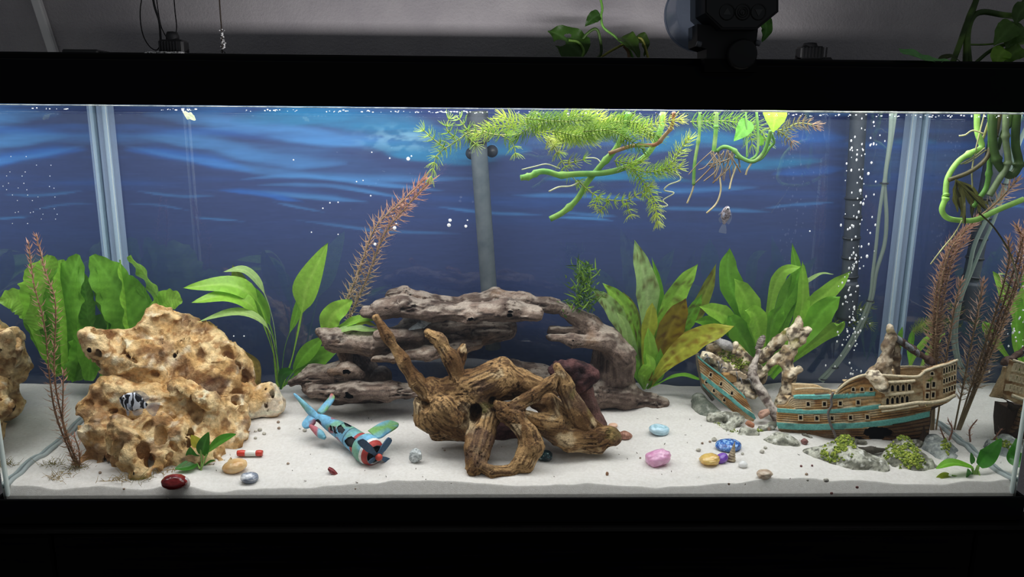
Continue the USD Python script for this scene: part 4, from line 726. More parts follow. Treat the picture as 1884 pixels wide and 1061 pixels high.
# above the frame
t = thing('pothos_plant', 'small pothos with a holed leaf peeping over the middle of the frame', 'plant', P(1100, 118, .32))
k = .38
hl = add_leaf(t, [(1074, 104, k), (1052, 84, k), (1030, 66, k), (1008, 56, k)], 62, srgb(58, 92, 34), prof=heart, up=(.3, -1, .3), fold=.2, n=60, across=25, cut=[(1030, 79, 12, 7), (1045, 66, 8, 5)])
add_leaf(t, [(1104, 26, k), (1090, 34, k), (1076, 49, k)], 22, srgb(50, 84, 32), prof=heart, up=(.2, -1, .4), fold=.2)
add_leaf(t, [(1144, 68, .38), (1158, 80, .37), (1178, 108, .36)], 36, srgb(64, 92, 34), prof=heart, up=(.5, -1, .1), fold=.4)
add_leaf(t, [(1172, 66, .38), (1184, 80, .38), (1186, 104, .38)], 26, srgb(56, 80, 30), prof=heart, up=(.9, -1, .1), fold=.4)
for pts, r, c in ((S(k, k, (1062, 118), (1074, 96), (1064, 78), (1046, 74)), 2.4, srgb(120, 160, 70)), (S(k, k, (1090, 112), (1106, 98), (1102, 62), (1094, 53), (1080, 62), (1072, 72)), 2.5, VD), (S(k, k, (1096, 112), (1120, 96), (1150, 80), (1174, 70), (1184, 78), (1194, 112)), 2.2, srgb(150, 150, 70)), (S(k, k, (1166, 110), (1156, 90), (1130, 66), (1110, 50), (1106, 30), (1108, 14), (1102, -14)), 2.2, VG), (S(k, k, (1158, 112), (1156, 95), (1148, 84)), 3, srgb(140, 110, 80))):
    m = vtube(pts, r, 7, 24); put('stem', m, stem_m, t, col=vcol(m, c))
t = thing('monstera_plant', 'leafy split-leaf plant rising over the frame at top right', 'plant', P(1800, 122, .05))
k = .05
for pts, r in ((S(k, k, (1750, 122), (1766, 80), (1778, 45), (1790, 18), (1802, -20)), 5), (S(k, k, (1776, 124), (1778, 80), (1780, 40), (1796, 0), (1800, -30)), 5), (S(k, k, (1784, 124), (1780, 70), (1788, 35), (1808, 22), (1850, 28), (1900, 32)), 5), (S(k, k, (1790, 120), (1820, 95), (1850, 82), (1900, 78)), 3.2), (S(k, k, (1780, 82), (1810, 82), (1834, 80)), 1.6), (S(k, k, (1868, 20), (1876, 10), (1884, 0)), 2)):
    m = vtube(pts, r, 8, 30); put('stem', m, stem_m, t, col=vcol(m, VD, srgb(111, 144, 66)))
add_leaf(t, [(1748, 112, .01), (1712, 112, .01), (1656, 96, .005)], 34, srgb(138, 210, 126), prof=lambda s: np.interp(s, [0, .15, .3, .45, .5, .75, 1], [.15, .3, .5, .45, .8, .95, .7]), up=(0, -.6, 1), fold=.3, wave=.05)
add_leaf(t, [(1776, 122, .03), (1750, 104, .03), (1722, 112, .03)], 16, srgb(75, 90, 45), up=(0, -.6, 1))
for pts, w, c in (([(1866, 44), (1848, 62), (1828, 84)], 40, srgb(99, 138, 63)), ([(1884, 50), (1866, 66), (1850, 90)], 44, srgb(81, 114, 54)), ([(1850, 92), (1838, 104), (1832, 122)], 34, srgb(156, 210, 78)), ([(1880, 88), (1862, 100), (1848, 120)], 36, srgb(105, 144, 60)), ([(1890, 8), (1876, 24), (1868, 46)], 30, srgb(78, 108, 54))):
    add_leaf(t, [(*p, .04) for p in pts], w, c, prof=heart, up=(-.4, -1, .4), fold=.25, seed=w)
t2 = thing('pothos_cutting', 'single green leaf tip showing right behind the feeder clamp', 'plant', P(1404, 78, .2))
add_leaf(t2, [(1404, 30, .2), (1410, 54, .2), (1402, 78, .2)], 24, srgb(60, 104, 36), prof=heart, up=(.2, -1, .2))

# ------------------------------------------------------------------ equipment
pipe_m = M('pipe_grey', ramp=[(.35, srgb(74, 84, 92)), (.65, srgb(92, 100, 106))], scale=40, rough=.5, spec=.3)
pipe_d = M('pipe_dark', ramp=[(.35, srgb(52, 58, 68)), (.65, srgb(66, 72, 80))], scale=40, rough=.5, spec=.3)
band_m = M('band_dark', col=srgb(44, 48, 54), rough=.4)
t = thing('intake_pipe', 'straight grey intake pipe standing behind the driftwood at the centre', 'pipe', P(905, 640, .28))
put('tube', tube([P(876, 204, .28), P(907, 640, .30)], 15*mpp(.28), 20), pipe_m, t)
put('head', tube([P(878, 204, .275), P(881, 262, .275)], 19*mpp(.275), 20), pipe_d, t, label='dark wider sleeve at the top of the pipe')
for x, y in ((868, 282), (905, 278)): put('suction_cup', lathe([(0, -.004), (9*mpp(.29), -.003), (11*mpp(.29), .004), (5*mpp(.29), .009), (0, .01)], 18, 'y', P(x, y, .298)), band_m, t)
t = thing('intake_pipe', 'dark ribbed intake pipe standing behind the rising bubbles at right', 'pipe', P(1560, 600, .29))
put('tube', tube([P(1580, 204, .29), P(1560, 560, .29)], 14*mpp(.29), 20), pipe_d, t)
for y in (364, 399, 437, 473, 508):
    x = 1580-20*(y-204)/356; put('ring', tube([P(x, y-2, .29), P(x-.1, y+2, .29)], 16*mpp(.29), 20), band_m, t)
put('strainer', lathe([(0, -.03), (.012, -.03), (.016, -.024), (.016, .024), (.012, .03), (0, .03)], 20, 'z', P(1558, 552, .288)), pipe_d, t)
tub_m = usdkit.material(stage, LK+'air_tube', {'t': ('transparent_bsdf', {'color': (.8, .88, .86)}), 'p': ('principled_bsdf', {'base_color': srgb(176, 190, 180), 'roughness': .2}), 'd': ('translucent_bsdf', {'color': srgb(170, 190, 180)}), 'm1': ('mix_closure', {'fac': .4}), 'mx': ('mix_closure', {'fac': .72})},
    [('p.BSDF', 'm1.closure1'), ('d.BSDF', 'm1.closure2'), ('t.BSDF', 'mx.closure1'), ('m1.closure', 'mx.closure2')], surface='mx.closure')
t = thing('air_hose', 'bundle of clear air hoses curving down to the sand behind the ship', 'hose', P(1512, 702, .30))
path = [(1640, 204, .21), (1637, 260, .22), (1628, 335, .23), (1631, 400, .24), (1627, 450, .25), (1612, 500, .26), (1603, 552, .27), (1578, 614, .285), (1545, 664, .295), (1512, 702, .30)]
path2 = [(1648, 204, .22), (1640, 260, .225), (1626, 338, .23), (1617, 400, .24), (1612, 450, .25), (1606, 500, .26), (1599, 553, .27), (1572, 614, .285), (1540, 664, .295), (1507, 699, .30)]
put('tube', vtube(path, 3.6, 10, 60), tub_m, t); put('tube', vtube(path2, 3.0, 10, 60), tub_m, t)
for x, y, Y in ((1627, 337, .23), (1601, 553, .27), (1536, 676, .296), (1515, 697, .299)):
    c = P(x, y, Y); put('tie', lathe([(.0052, -.0012), (.0062, 0), (.0052, .0012), (.0048, 0), (.0052, -.0012)], 16, 'z', c), band_m, t, label='dark cable tie')
# adapter, cords, knobs on the lid
rub = M('rubber', col=(.008, .008, .009), rough=.55, spec=.3)
crust = M('mineral_crust', ramp=[(.4, (.02, .02, .02)), (.6, (.45, .45, .45))], scale=300, rough=.7)
YB = DEP-.03
t = thing('pump_block', 'small black plug block with a crusty foot on the lid at left', 'pump', P(318, 104, YB))
c0, c1 = P(298, 102, YB), P(342, 74, YB)
put('body', box((c0[0], YB-.012, c0[2]), (c1[0], YB+.012, c1[2]), .003), rub, t, smooth=False)
put('cap', lathe([(0, .012), (.007, .011), (.009, .006), (.009, -.004)], 18, 'z', P(318, 74, YB)), rub, t)
for i in range(7): put('rib', box((c0[0]+.004*i+.002, YB-.0135, c0[2]+.002), (c0[0]+.004*i+.0035, YB-.011, c1[2]-.003)), rub, t, smooth=False)
a = P(270, 103, YB-.01); put('foot', box((a[0], YB-.02, a[2]-.002), (c1[0]+.002, YB+.01, a[2]+.006), .002), crust, t, smooth=False, label='crusty mineral-stained foot')
def cord(name, label, pts, r, m=rub):
    put(name, vtube(pts, r, 7, 50), m, label=label, cat='cord')
cord('power_cord', 'thin black cord looping down left of the plug block', S(.33, .30, (266, -30), (258, 20), (262, 60), (274, 84), (288, 92), (296, 80)), 1.0)
cord('power_cord', 'thick black cord running up from the plug block', S(.33, .30, (278, -30), (284, 10), (293, 40), (296, 78)), 1.9)
cord('power_cord', 'thin black cord in a narrow loop above the plug block', S(.33, .30, (318, -30), (322, 20), (325, 52), (320, 74)), 1.0)
cord('power_cord', 'thin black cord behind the thick one above the plug block', S(.34, .31, (286, -20), (291, 20), (297, 50), (308, 72)), .9)
cord('hanging_cord', 'thin brown cord hanging on the wall with a crusty knotted end', S(.33, .31, (402, -30), (405, 20), (408, 60), (409, 108)), 1.2, M('cord_brown', col=srgb(52, 44, 38), rough=.7))
rg = np.random.default_rng(2); bl = []
for i in range(40):
    b_ = trimesh.creation.icosphere(1, rg.uniform(.0007, .0016)); b_.apply_translation(P(410+rg.normal()*2.4, 54+i*1.25, .305)); bl.append(b_)
put('salt_crust', cat(bl), crust, kind='stuff', label='glittering mineral crust on the lower end of the hanging brown cord', cat='crust')
t = thing('control_knob', 'black ribbed knob on the lid strip right of the feeder', 'knob', P(1490, 112, YB))
c0, c1 = P(1467, 110, YB), P(1512, 86, YB)
put('body', box((c0[0], YB-.012, c0[2]), (c1[0], YB+.012, c1[2]), .003), rub, t, smooth=False)
put('cap', lathe([(0, .006), (.009, .005), (.011, 0), (.011, -.004)], 18, 'z', P(1490, 86, YB)), rub, t)
for i in range(8): put('rib', box((c0[0]+.0048*i+.002, YB-.0135, c0[2]+.002), (c0[0]+.0048*i+.0035, YB-.011, c1[2]-.002)), rub, t, smooth=False)
put('base', box(P(1464, 113, YB), P(1534, 105, YB)+[0, .012, 0], .003), rub, t, smooth=False)
# automatic feeder
t = thing('fish_feeder', 'black automatic fish feeder with a clear drum clamped on the frame', 'fish feeder', P(1345, 118, -.02))
YF = -.035
def plate(pts, y0, y1, mat, name, lab=None, sm=False):
    """A prism of a photo outline, its front face at depth y0."""
    from shapely.geometry import Polygon
    q = np.array([P(x, y, y0)[[0, 2]] for x, y in pts]); m = trimesh.creation.extrude_polygon(Polygon(q).buffer(0), y1-y0, engine='earcut')
    v = np.array(m.vertices)[:, [0, 2, 1]]; v[:, 1] += y0
    return put(name, (v, np.array(m.faces)[:, ::-1]), mat, t, smooth=sm, label=lab)
plate([(1297, -40), (1432, -40), (1432, 22), (1393, 54), (1328, 54), (1297, 24)], YF, YF+.06, rub, 'body')
plate([(1300, -40), (1428, -40), (1428, 20), (1391, 50), (1330, 50), (1300, 22)], YF-.0015, YF, M('feeder_panel', col=(.006, .006, .007), rough=.25, spec=.4), 'panel')
btn = M('button_ring', col=(.018, .018, .019), rough=.4); ico = M('button_icon', col=(.035, .035, .036), rough=.5)
def tri(cx, cy, up):
    c = P(cx, cy, YF-.0022); h = .0042*(1 if up else -1); v = np.array([(c[0]-.004, c[1], c[2]-h*.6), (c[0]+.004, c[1], c[2]-h*.6), (c[0], c[1], c[2]+h)]); v = np.vstack([v, v+[0, .001, 0]])
    return v, np.array([[0, 1, 2], [3, 5, 4], [0, 3, 4], [0, 4, 1], [1, 4, 5], [1, 5, 2], [2, 5, 3], [2, 3, 0]])
for i, bx_ in enumerate((1338, 1367, 1396)):
    c = P(bx_, 22, YF-.002); bp = put('button', lathe([(.0072, .0006), (.0082, 0), (.0072, -.0006)], 24, 'y', c), btn, t)
    if i != 1: put('icon', tri(bx_, 22, i == 0), ico, bp, smooth=False, label='arrow symbol on a button')
    else: put('icon', cat([lathe([(.0028, .0006), (.0034, 0), (.0028, -.0006)], 18, 'y', P(bx_, 22, YF-.0022)), lathe([(.0048, .0006), (.0054, 0), (.0048, -.0006)], 18, 'y', P(bx_, 22, YF-.0022)), tube([P(bx_, 22, YF-.0022), P(bx_, 27, YF-.0022)], .0005, 5)]), ico, bp, label='clock-like symbol on the middle button')
drum_m = usdkit.material(stage, LK+'clear_drum', {'t': ('transparent_bsdf', {'color': (.72, .80, .90)}), 'p': ('principled_bsdf', {'base_color': srgb(150, 165, 188), 'roughness': .15, 'specular_ior_level': .8}), 'mx': ('mix_closure', {'fac': .42})}, [('t.BSDF', 'mx.closure1'), ('p.BSDF', 'mx.closure2')], surface='mx.closure')
cd = P(1300, 20, .03); rd = 62*mpp(.03)
put('drum', lathe([(rd*.2, -.034), (rd*.92, -.033), (rd, -.028), (rd, .022), (rd*.94, .027), (rd*.2, .028)], 48, 'y', cd), drum_m, t, label='clear bluish plastic food drum')
put('drum_ring', lathe([(rd*.97, -.034), (rd*1.02, -.031), (rd*.97, -.028)], 48, 'y', cd), drum_m, t)
put('drum_rim', tube([P(1305, 28, -.02), P(1330, 52, -.02)], .0012, 6), crust, t)
plate([(1283, 44), (1330, 50), (1395, 50), (1392, 76), (1388, 118), (1300, 118), (1300, 90), (1283, 84)], -.018, .02, rub, 'clamp')
put('clamp_knob', lathe([(0, -.006), (.012, -.006), (.015, -.004), (.0155, .004), (.013, .006), (0, .0062)], 28, 'y', P(1364, 100, -.024)), rub, t)
plate([(1296, 108), (1392, 108), (1392, 132), (1296, 132)], -.020, -.0092, blackp, 'clamp_jaw')
for x, y in ((1282, 80), (1390, 78)): put('collar', tube([P(x, y, -.02), P(x+8, y+2, -.02)], .003, 8), M('collar_grey', col=srgb(90, 92, 98), rough=.4) if x == 1282 else LK+'collar_grey', t)
# ------------------------------------------------------------------ sunken ship, in two pieces
ship_m = M('ship_resin', attr=True, scale=380, detail=7, vary=.38, rough=.75, bump=(420, .5, .0018))
TURQ, TAN, TAN2, DIRT, BONE = np.array(srgb(104, 176, 168)), np.array(srgb(192, 150, 94)), np.array(srgb(140, 98, 56)), np.array(srgb(52, 36, 24)), np.array(srgb(226, 210, 176))
def grid_mesh(V):
    """Quads of a (n, m, 3) grid of points."""
    n, m = V.shape[:2]; g = np.arange(n*m).reshape(n, m)
    return V.reshape(-1, 3), np.stack([g[:-1, :-1], g[1:, :-1], g[1:, 1:], g[:-1, 1:]], -1).reshape(-1, 4)
def shell(V, th):
    """A grid given thickness th along +y, closed all round."""
    n, m = V.shape[:2]; B2 = V+np.array([0, th, 0]); g = np.arange(n*m).reshape(n, m); k = n*m
    f = [np.stack([g[:-1, :-1], g[1:, :-1], g[1:, 1:], g[:-1, 1:]], -1).reshape(-1, 4)]; f.append(f[0][:, ::-1]+k)
    r = np.concatenate([g[:, 0], g[-1, 1:], g[::-1, -1][1:], g[0, ::-1][1:-1]]); f.append(np.stack([r, r+k, np.roll(r, -1)+k, np.roll(r, -1)], -1))
    return np.vstack([V.reshape(-1, 3), B2.reshape(-1, 3)]), np.vstack(f)
def lerp_rows(rows, depth, nx, ny, extra=None):
    """Grid of photo points between polylines (top to bottom), set at depth(px, py)."""
    R = [spline(np.array(r, float), nx) for r in rows]; out = np.zeros((nx, ny, 3)); pix = np.zeros((nx, ny, 2))
    t = np.linspace(0, len(R)-1-1e-9, ny)
    for j, u in enumerate(t):
        i = int(u); w = u-i; pix[:, j] = R[i]*(1-w)+R[i+1]*w
    for i in range(nx):
        for j in range(ny): out[i, j] = P(pix[i, j, 0], pix[i, j, 1], depth(*pix[i, j]))
    return out, pix
def near_line(pix, line, w):
    q = spline(np.array(line, float), 60); o = np.argsort(q[:, 0]); q = q[o]
    y = np.interp(pix[..., 0], q[:, 0], q[:, 1]); inx = (pix[..., 0] >= q[0, 0]-2) & (pix[..., 0] <= q[-1, 0]+2)
    return (np.abs(pix[..., 1]-y) < w) & inx
def planked(V, pix, n_lines, rows_par, seed, bands, wear=.5):
    """Planking: grooves every plank, painted bands standing proud. Returns displaced grid and colours."""
    j = rows_par; gro = np.abs(((j*n_lines+.15*noise(np.stack([V[..., 0]*60, V[..., 2]*60, 0*j], -1), seed)) % 1)-.5)*2
    gm = sstep(.62, .95, gro); n1 = fbm(V*np.array([30, 30, 140]), 4, seed); n2 = fbm(V*60, 3, seed+1)
    C = mixc(TAN2, TAN, sstep(.3, .6, n1)); C = mixc(C, BONE, sstep(.45, .68, n2)*.6); C = mixc(C, DIRT, gm*.95); off = gm*.0011+(n1-.5)*.0012
    for line, w, col in bands:
        m = near_line(pix, line, w); C[m] = mixc(col, np.asarray(col)*.6, sstep(.55, .75, n2[m])); off = np.where(m, -.0016+(n2-.5)*.0008, off)
    V = V.copy(); V[..., 1] += off
    return V, np.minimum(C*1.15, .9)
def grey_rock(v, g=None, g2=None):
    a = fbm(v*110, 4, 131); c = mixc(srgb(96, 96, 84), srgb(176, 176, 162), sstep(.36, .6, a)); c = mixc(c, srgb(58, 60, 52), sstep(.56, .66, fbm(v*220, 3, 132))*.8)
    return mixc(c, srgb(214, 214, 206), sstep(.62, .7, fbm(v*160, 3, 133))*.8)
def moss_part(parent, pts, n, seed, r=(.0009, .0019)):
    """Little yellow-green lumps of moss round photo points (px, py, spread px, depth)."""
    rg = np.random.default_rng(seed); ms, cs = [], []; sv, sn = LAST['v'], LAST['n']; spx = project(sv); ok = (sn*(CAM-sv)).sum(1)+.25*sn[:, 2] > 0
    w = np.zeros(len(sv))
    for x, y, s, Y in pts: w = np.maximum(w, np.exp(-(((spx[:, 0]-x)/s)**2+((spx[:, 1]-y)/s)**2)))
    w = w*ok*(fbm(sv*120, 2, seed) > .42); w = np.where(w > .12, w, 0)
    if w.sum() <= 0: return
    for i in rg.choice(len(sv), n, p=w/w.sum()):
        p = sv[i]+sn[i]*rg.uniform(-.0005, .001)
        b_ = trimesh.creation.icosphere(1, rg.uniform(*r)); b_.vertices *= rg.uniform(.5, 1.3, 3); b_.apply_translation(p); ms.append(b_)
        cs.append(np.broadcast_to(mixc(srgb(84, 108, 28), srgb(172, 184, 74), rg.random()**1.3), (len(b_.vertices), 3)))
    return put('moss', cat(ms), ship_m, parent, col=np.vstack(cs), kind='stuff', label='yellow-green moss lumps')
hole_m = M('dark_opening', col=(.006, .005, .005), rough=.9, spec=.1)
def window_frame(parent, px, py, w, h, dep, tilt=0., name='window', arch=False, shx=0.):
    """A small gun port or window: pale frame proud of the planks round a sunken dark opening."""
    c, s = math.cos(tilt), math.sin(tilt)
    def at(u, v_, o): return P(px+u*c-v_*s+shx*v_, py+u*s+v_*c, dep-o)
    vs, fs, cs = [], [], []
    if not arch: out = [(-w/2, -h/2), (w/2, -h/2), (w/2, h/2), (-w/2, h/2)]
    else: out = [(-w/2, h/2), (-w/2, -h*.2), (-w*.3, -h*.45), (0, -h*.52), (w*.3, -h*.45), (w/2, -h*.2), (w/2, h/2)][::1]
    inn = [(u*.55, v_*.6) for u, v_ in out]; k = len(out)
    P0 = [at(u, v_, -.002) for u, v_ in out]; P1 = [at(u, v_, .0022) for u, v_ in out]; P2 = [at(u, v_, .0022) for u, v_ in inn]; P3 = [at(u, v_, .0004) for u, v_ in inn]
    v = np.array(P0+P1+P2+P3); f = []
    for ring in range(3):
        for i in range(k):
            a, b = ring*k+i, ring*k+(i+1) % k; f += [[a, b, b+k], [a, b+k, a+k]]
    pth = put(name, (v, np.array(f)), ship_m, parent, col=np.broadcast_to(BONE*np.array([.85, .8, .75]), (len(v), 3)), smooth=False)
    put('opening', (np.array(P3), np.array([[0, i, i+1] for i in range(1, k-1)])), hole_m, pth, smooth=False)
# --- stern half
def hd(px, py): return .143-.047*np.clip((px-1430)/270, 0, 1)-.010*np.clip((px-1540)/150, 0, 1)*np.clip((760-py)/70, 0, 1)+.009*np.clip((py-758)/50, 0, 1.4)**2
stern = thing('shipwreck', 'larger stern half of a sunken galleon ornament with gallery windows and turquoise bands', 'ship ornament', P(1580, 806, .15))
TOP = [(1462, 727), (1500, 726), (1538, 722), (1548, 711), (1566, 698), (1594, 689), (1626, 690), (1660, 692), (1690, 692), (1702, 683), (1716, 678)]
A_ = [(1462, 729), (1500, 730), (1531, 729), (1570, 727), (1608, 723)]
B_ = [(1431, 754), (1480, 757), (1526, 756), (1570, 753), (1618, 747)]
C_ = [(1430, 782), (1480, 785), (1536, 784), (1608, 779), (1660, 772), (1708, 761)]
rows = [[(1431, 746), (1446, 744), (1460, 728)] + TOP[1:], [(1431, 754), (1480, 757), (1526, 756), (1570, 753), (1640, 744), (1716, 736)], [(1430, 782), (1480, 785), (1536, 784), (1608, 779), (1660, 772), (1712, 760)], [(1436, 796), (1480, 800), (1536, 808), (1608, 815), (1660, 816), (1708, 813)]]
V, pix = lerp_rows(rows, hd, 200, 84)
V, C = planked(V, pix, 21, np.broadcast_to(np.linspace(0, 1, 84)[None], (200, 84)), 61, [(A_, 4, TURQ), (B_, 4, TURQ), (C_, 5.5, TURQ)])
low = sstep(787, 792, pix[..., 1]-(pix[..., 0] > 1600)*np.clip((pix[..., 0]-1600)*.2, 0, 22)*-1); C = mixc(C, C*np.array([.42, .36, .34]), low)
gal = (pix[..., 0] > 1622)*(pix[..., 0] < 1700)*(pix[..., 1] < 757-.1*(pix[..., 0]-1622)); C = mixc(C, mixc(BONE, TAN2, sstep(.5, .7, fbm(V*80, 3, 77))), gal*.75)
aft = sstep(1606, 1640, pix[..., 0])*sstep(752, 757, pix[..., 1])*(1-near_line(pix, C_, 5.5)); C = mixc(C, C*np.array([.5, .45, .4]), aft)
# the hole in the hull: drop the faces inside a ragged outline
from shapely.geometry import Polygon, Point
import shapely
hole = Polygon([(1592, 788), (1606, 784), (1624, 785), (1642, 789), (1646, 797), (1640, 804), (1626, 806), (1620, 812), (1604, 811), (1598, 803), (1588, 799)])
v, f = shell(V, .004); cc = np.vstack([C.reshape(-1, 3)]*2); pp = np.vstack([pix.reshape(-1, 2)]*2)
inside = shapely.contains_xy(hole, pp[:, 0]+2.5*(noise(np.c_[pp*.3, 0*pp[:, 0]], 3)-.5), pp[:, 1]+2.5*(noise(np.c_[pp*.3, 0*pp[:, 0]], 4)-.5)); f = f[~inside[f].all(1)]
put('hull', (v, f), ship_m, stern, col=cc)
Vb, _pb = lerp_rows([[(1458, 706), (1500, 708), (1528, 718), (1560, 714), (1600, 702), (1638, 682), (1672, 676), (1703, 675)], [(1458, 738), (1500, 740), (1560, 742), (1640, 736), (1703, 730)]], lambda x, y: min(hd(x, y)+.044, DEP-.03), 90, 30)
Vb[..., 1] += (fbm(Vb*np.array([40, 40, 160]), 3, 8)-.5)*.002
v, f = shell(Vb, .004); put('far_side', (v, f), ship_m, stern, col=np.vstack([mixc(TAN, BONE, fbm(Vb*50, 3, 7)).reshape(-1, 3)]*2))
def deck(x0, x1, py, name):
    q0, q1 = P(x0, py, hd(x0, py)+.003), P(x1, py, hd(x1, py)+.003); n = 14; out = []
    for i in range(n):
        a = q0+[0, .042*i/n, 0]; b = q1+[0, .042*i/n, 0]; out.append(box((a[0], a[1]+.0002, min(a[2], b[2])-.002), (b[0], a[1]+.0028, min(a[2], b[2])), .0004))
    for m in out: put('deck_plank', m, ship_m, stern, col=np.broadcast_to(mixc(TAN, BONE, .5), (len(m[0]), 3)), smooth=False)
deck(1464, 1545, 746, 'deck'); deck(1575, 1696, 716, 'deck')
# transom, turning towards the viewer at right
def td(px, py): return .084+.008*np.clip((px-1716)/45, 0, 1)**1.5
V2, pix2 = lerp_rows([[(1700, 684), (1720, 676), (1742, 670), (1761, 663)], [(1702, 712), (1720, 708), (1742, 703), (1760, 696)], [(1703, 736), (1722, 732), (1742, 727), (1758, 720)], [(1706, 749), (1724, 746), (1742, 741), (1756, 730)]], td, 50, 60)
n2 = fbm(V2*80, 4, 9); C2 = mixc(TAN2, mixc(TAN, BONE, .45), sstep(.35, .6, n2)); V2[..., 1] += (n2-.5)*.0015
v, f = shell(V2, .006); put('transom', (v, f), ship_m, stern, col=np.vstack([C2.reshape(-1, 3)]*2), label='flat stern board with rows of little windows')
V3, pix3 = lerp_rows([[(1700, 748), (1720, 746), (1740, 742), (1756, 731)], [(1704, 762), (1712, 756), (1722, 750), (1734, 745)]], lambda x, y: td(x, y)+.004+.0012*np.clip(y-742, 0, 30), 20, 10)
v, f = shell(V3, .012); put('counter', (v, f), ship_m, stern, col=np.broadcast_to(DIRT*1.3, (len(v), 3)))
V4, pix4 = lerp_rows([[(1702, 752), (1708, 752), (1714, 750)], [(1700, 780), (1706, 780), (1712, 778)], [(1698, 813), (1702, 813), (1707, 812)]], lambda x, y: .098+.0008*(x-1700), 8, 20)
v, f = shell(V4, .026); put('sternpost', (v, f), ship_m, stern, col=np.broadcast_to(DIRT*1.2, (len(v), 3)))
def rail(pts, r, col, off=.003, dep=hd, name='rail'):
    q = spline(np.array(pts, float), 40); m = tube([P(x, y, dep(x, y)-off) for x, y in q], r*mpp(.13), 8); put(name, m, ship_m, stern, col=mixc(col, np.asarray(col)*.6, fbm(m[0]*90, 3, 5)))
rail(TOP[2:], 2.6, BONE); rail([(1462, 716), (1490, 714), (1524, 716), (1528, 722)], 2.2, BONE, -.04); rail([(1700, 683), (1720, 676), (1742, 670), (1762, 662)], 2.4, BONE, .001, td); rail([(1640, 676), (1672, 674), (1702, 675)], 2.4, BONE, -.042)
rail([(1632, 703), (1656, 702), (1684, 700)], 3, BONE, .005); rail([(1628, 726), (1656, 724), (1682, 721)], 3.2, BONE, .006); rail([(1618, 749), (1650, 747), (1684, 741), (1712, 740), (1736, 736), (1757, 727)], 3.4, BONE, .006, lambda x, y: min(hd(x, y), td(x, y))); rail([(1622, 757), (1650, 753), (1690, 746)], 2.0, BONE, .005)
for x, y in ((1487, 743), (1517, 743), (1546, 742), (1579, 740), (1473, 768), (1503, 769), (1531, 769), (1565, 768), (1596, 767)): (window_frame(stern, x, y, 10, 12, hd(x, y)))
for x, y in ((1570, 716), (1586, 716), (1603, 716)): (window_frame(stern, x, y, 9, 10, hd(x, y), arch=True))
for x, y in ((1642, 714), (1652, 714), (1662, 713), (1673, 712)): (window_frame(stern, x, y, 9.5, 19, hd(x, y)-.002, arch=True))
for x, y in ((1633, 738), (1642, 737), (1651, 736), (1660, 735), (1669, 734)): (window_frame(stern, x, y, 9, 19, hd(x, y)-.002, arch=True))
for x, y in ((1707, 709), (1718, 707), (1706, 728), (1717, 726)): (window_frame(stern, x, y, 9, 15, min(hd(x, y), td(x, y)), shx=-.05))
for y0, hh in ((682, 16), (701, 13), (719, 13)):
    for i in range(5): x = 1737+i*4.9; (window_frame(stern, x, y0-.35*(x-1737), 4.6, hh, td(x, y0), shx=-.05))
(window_frame(stern, 1715, 687, 9, 9, td(1715, 687), arch=True))
v = np.array([P(1574, 778, .125), P(1664, 778, .118), P(1664, 818, .118), P(1574, 818, .125)]); put('hold', shell(v[[0, 1, 3, 2]].reshape(2, 2, 3), .004), hole_m, stern, smooth=False, label='dark inside of the holed hull')
q = [(1533, 722), (1529, 733), (1530, 745), (1524, 757), (1525, 770), (1529, 783), (1535, 796), (1539, 808)]; qq = spline(np.array(q, float), 90)
for ph in (0, 2.1, 4.2): put('rope', tube([P(x+1.1*math.sin(i*.8+ph), y, hd(x, y)-.0045+.0008*math.cos(i*.8+ph)) for i, (x, y) in enumerate(qq)], .0011, 6), ship_m, stern, col=None if False else np.broadcast_to(srgb(120, 112, 108), (90*6+2, 3)), label='twisted grey rope hanging over the planks' if ph == 0 else None)
def lump(name, bones, h, colf, parent, lab=None, seed=5, rough=.0026, k=.0026, grain=.0014):
    return sdf_obj(name, bones, h, None, None, colf, ship_m, k=k, grain=grain, seed=seed, parent=parent, rough=rough, rfreq=150, plab=lab)
def crusty(v, g=None, g2=None):
    a = fbm(v*90, 4, 141); c = mixc(srgb(150, 128, 98), srgb(226, 212, 186), sstep(.36, .6, a)); c = mixc(c, srgb(70, 56, 44), sstep(.48, .62, fbm(v*150, 3, 142))*.9); return mixc(c, srgb(168, 160, 70), sstep(.62, .72, fbm(v*46, 3, 143))*.5)
def stump_c(v, g=None, g2=None): return mixc(crusty(v), srgb(112, 92, 74), sstep(.56, .64, v[:, 2]*6)*.5)
lump('mast_stump', chain((1628, 700, 13, .118), (1630, 664, 11, .12), (1633, 636, 9, .12), (1640, 618, 8, .12), (1637, 600, 7, .12)) + chain((1604, 684, 8, .115), (1618, 672, 7, .118)) + chain((1652, 700, 5, .13), (1648, 655, 8, .13), (1644, 625, 8, .13)), .0019, stump_c, stern, 'twisted broken mast stump')
lump('drape', chain((1600, 688, 8, .108), (1612, 694, 11, .104), (1622, 708, 10, .10), (1630, 718, 7, .098)), .0018, crusty, stern, 'crusty lump hanging over the rail')
lump('spar', chain((1640, 616, 7, .125), (1680, 644, 6, .125), (1712, 664, 6, .125), (1720, 671, 4, .125)), .0018, lambda v, g, g2: mixc(srgb(92, 68, 56), srgb(62, 48, 42), fbm(v*90, 3, 2)), stern, 'fallen brown spar')
for x0, y0, x1, y1 in ((1640, 616, 1658, 628), (1664, 633, 1690, 651)):
    hel = [P(x0+(x1-x0)*u+3*math.sin(u*62), y0+(y1-y0)*u-7.5*math.cos(u*62)*.75, .125-.0052*math.sin(u*62)*1.1) for u in np.linspace(0, 1, 90)]
    m = tube(hel, .0012, 5); put('rope_winding', m, ship_m, stern, col=mixc(srgb(44, 44, 50), srgb(170, 174, 178), fbm(m[0]*160, 3, 6)), label='grey rope wound round the spar')
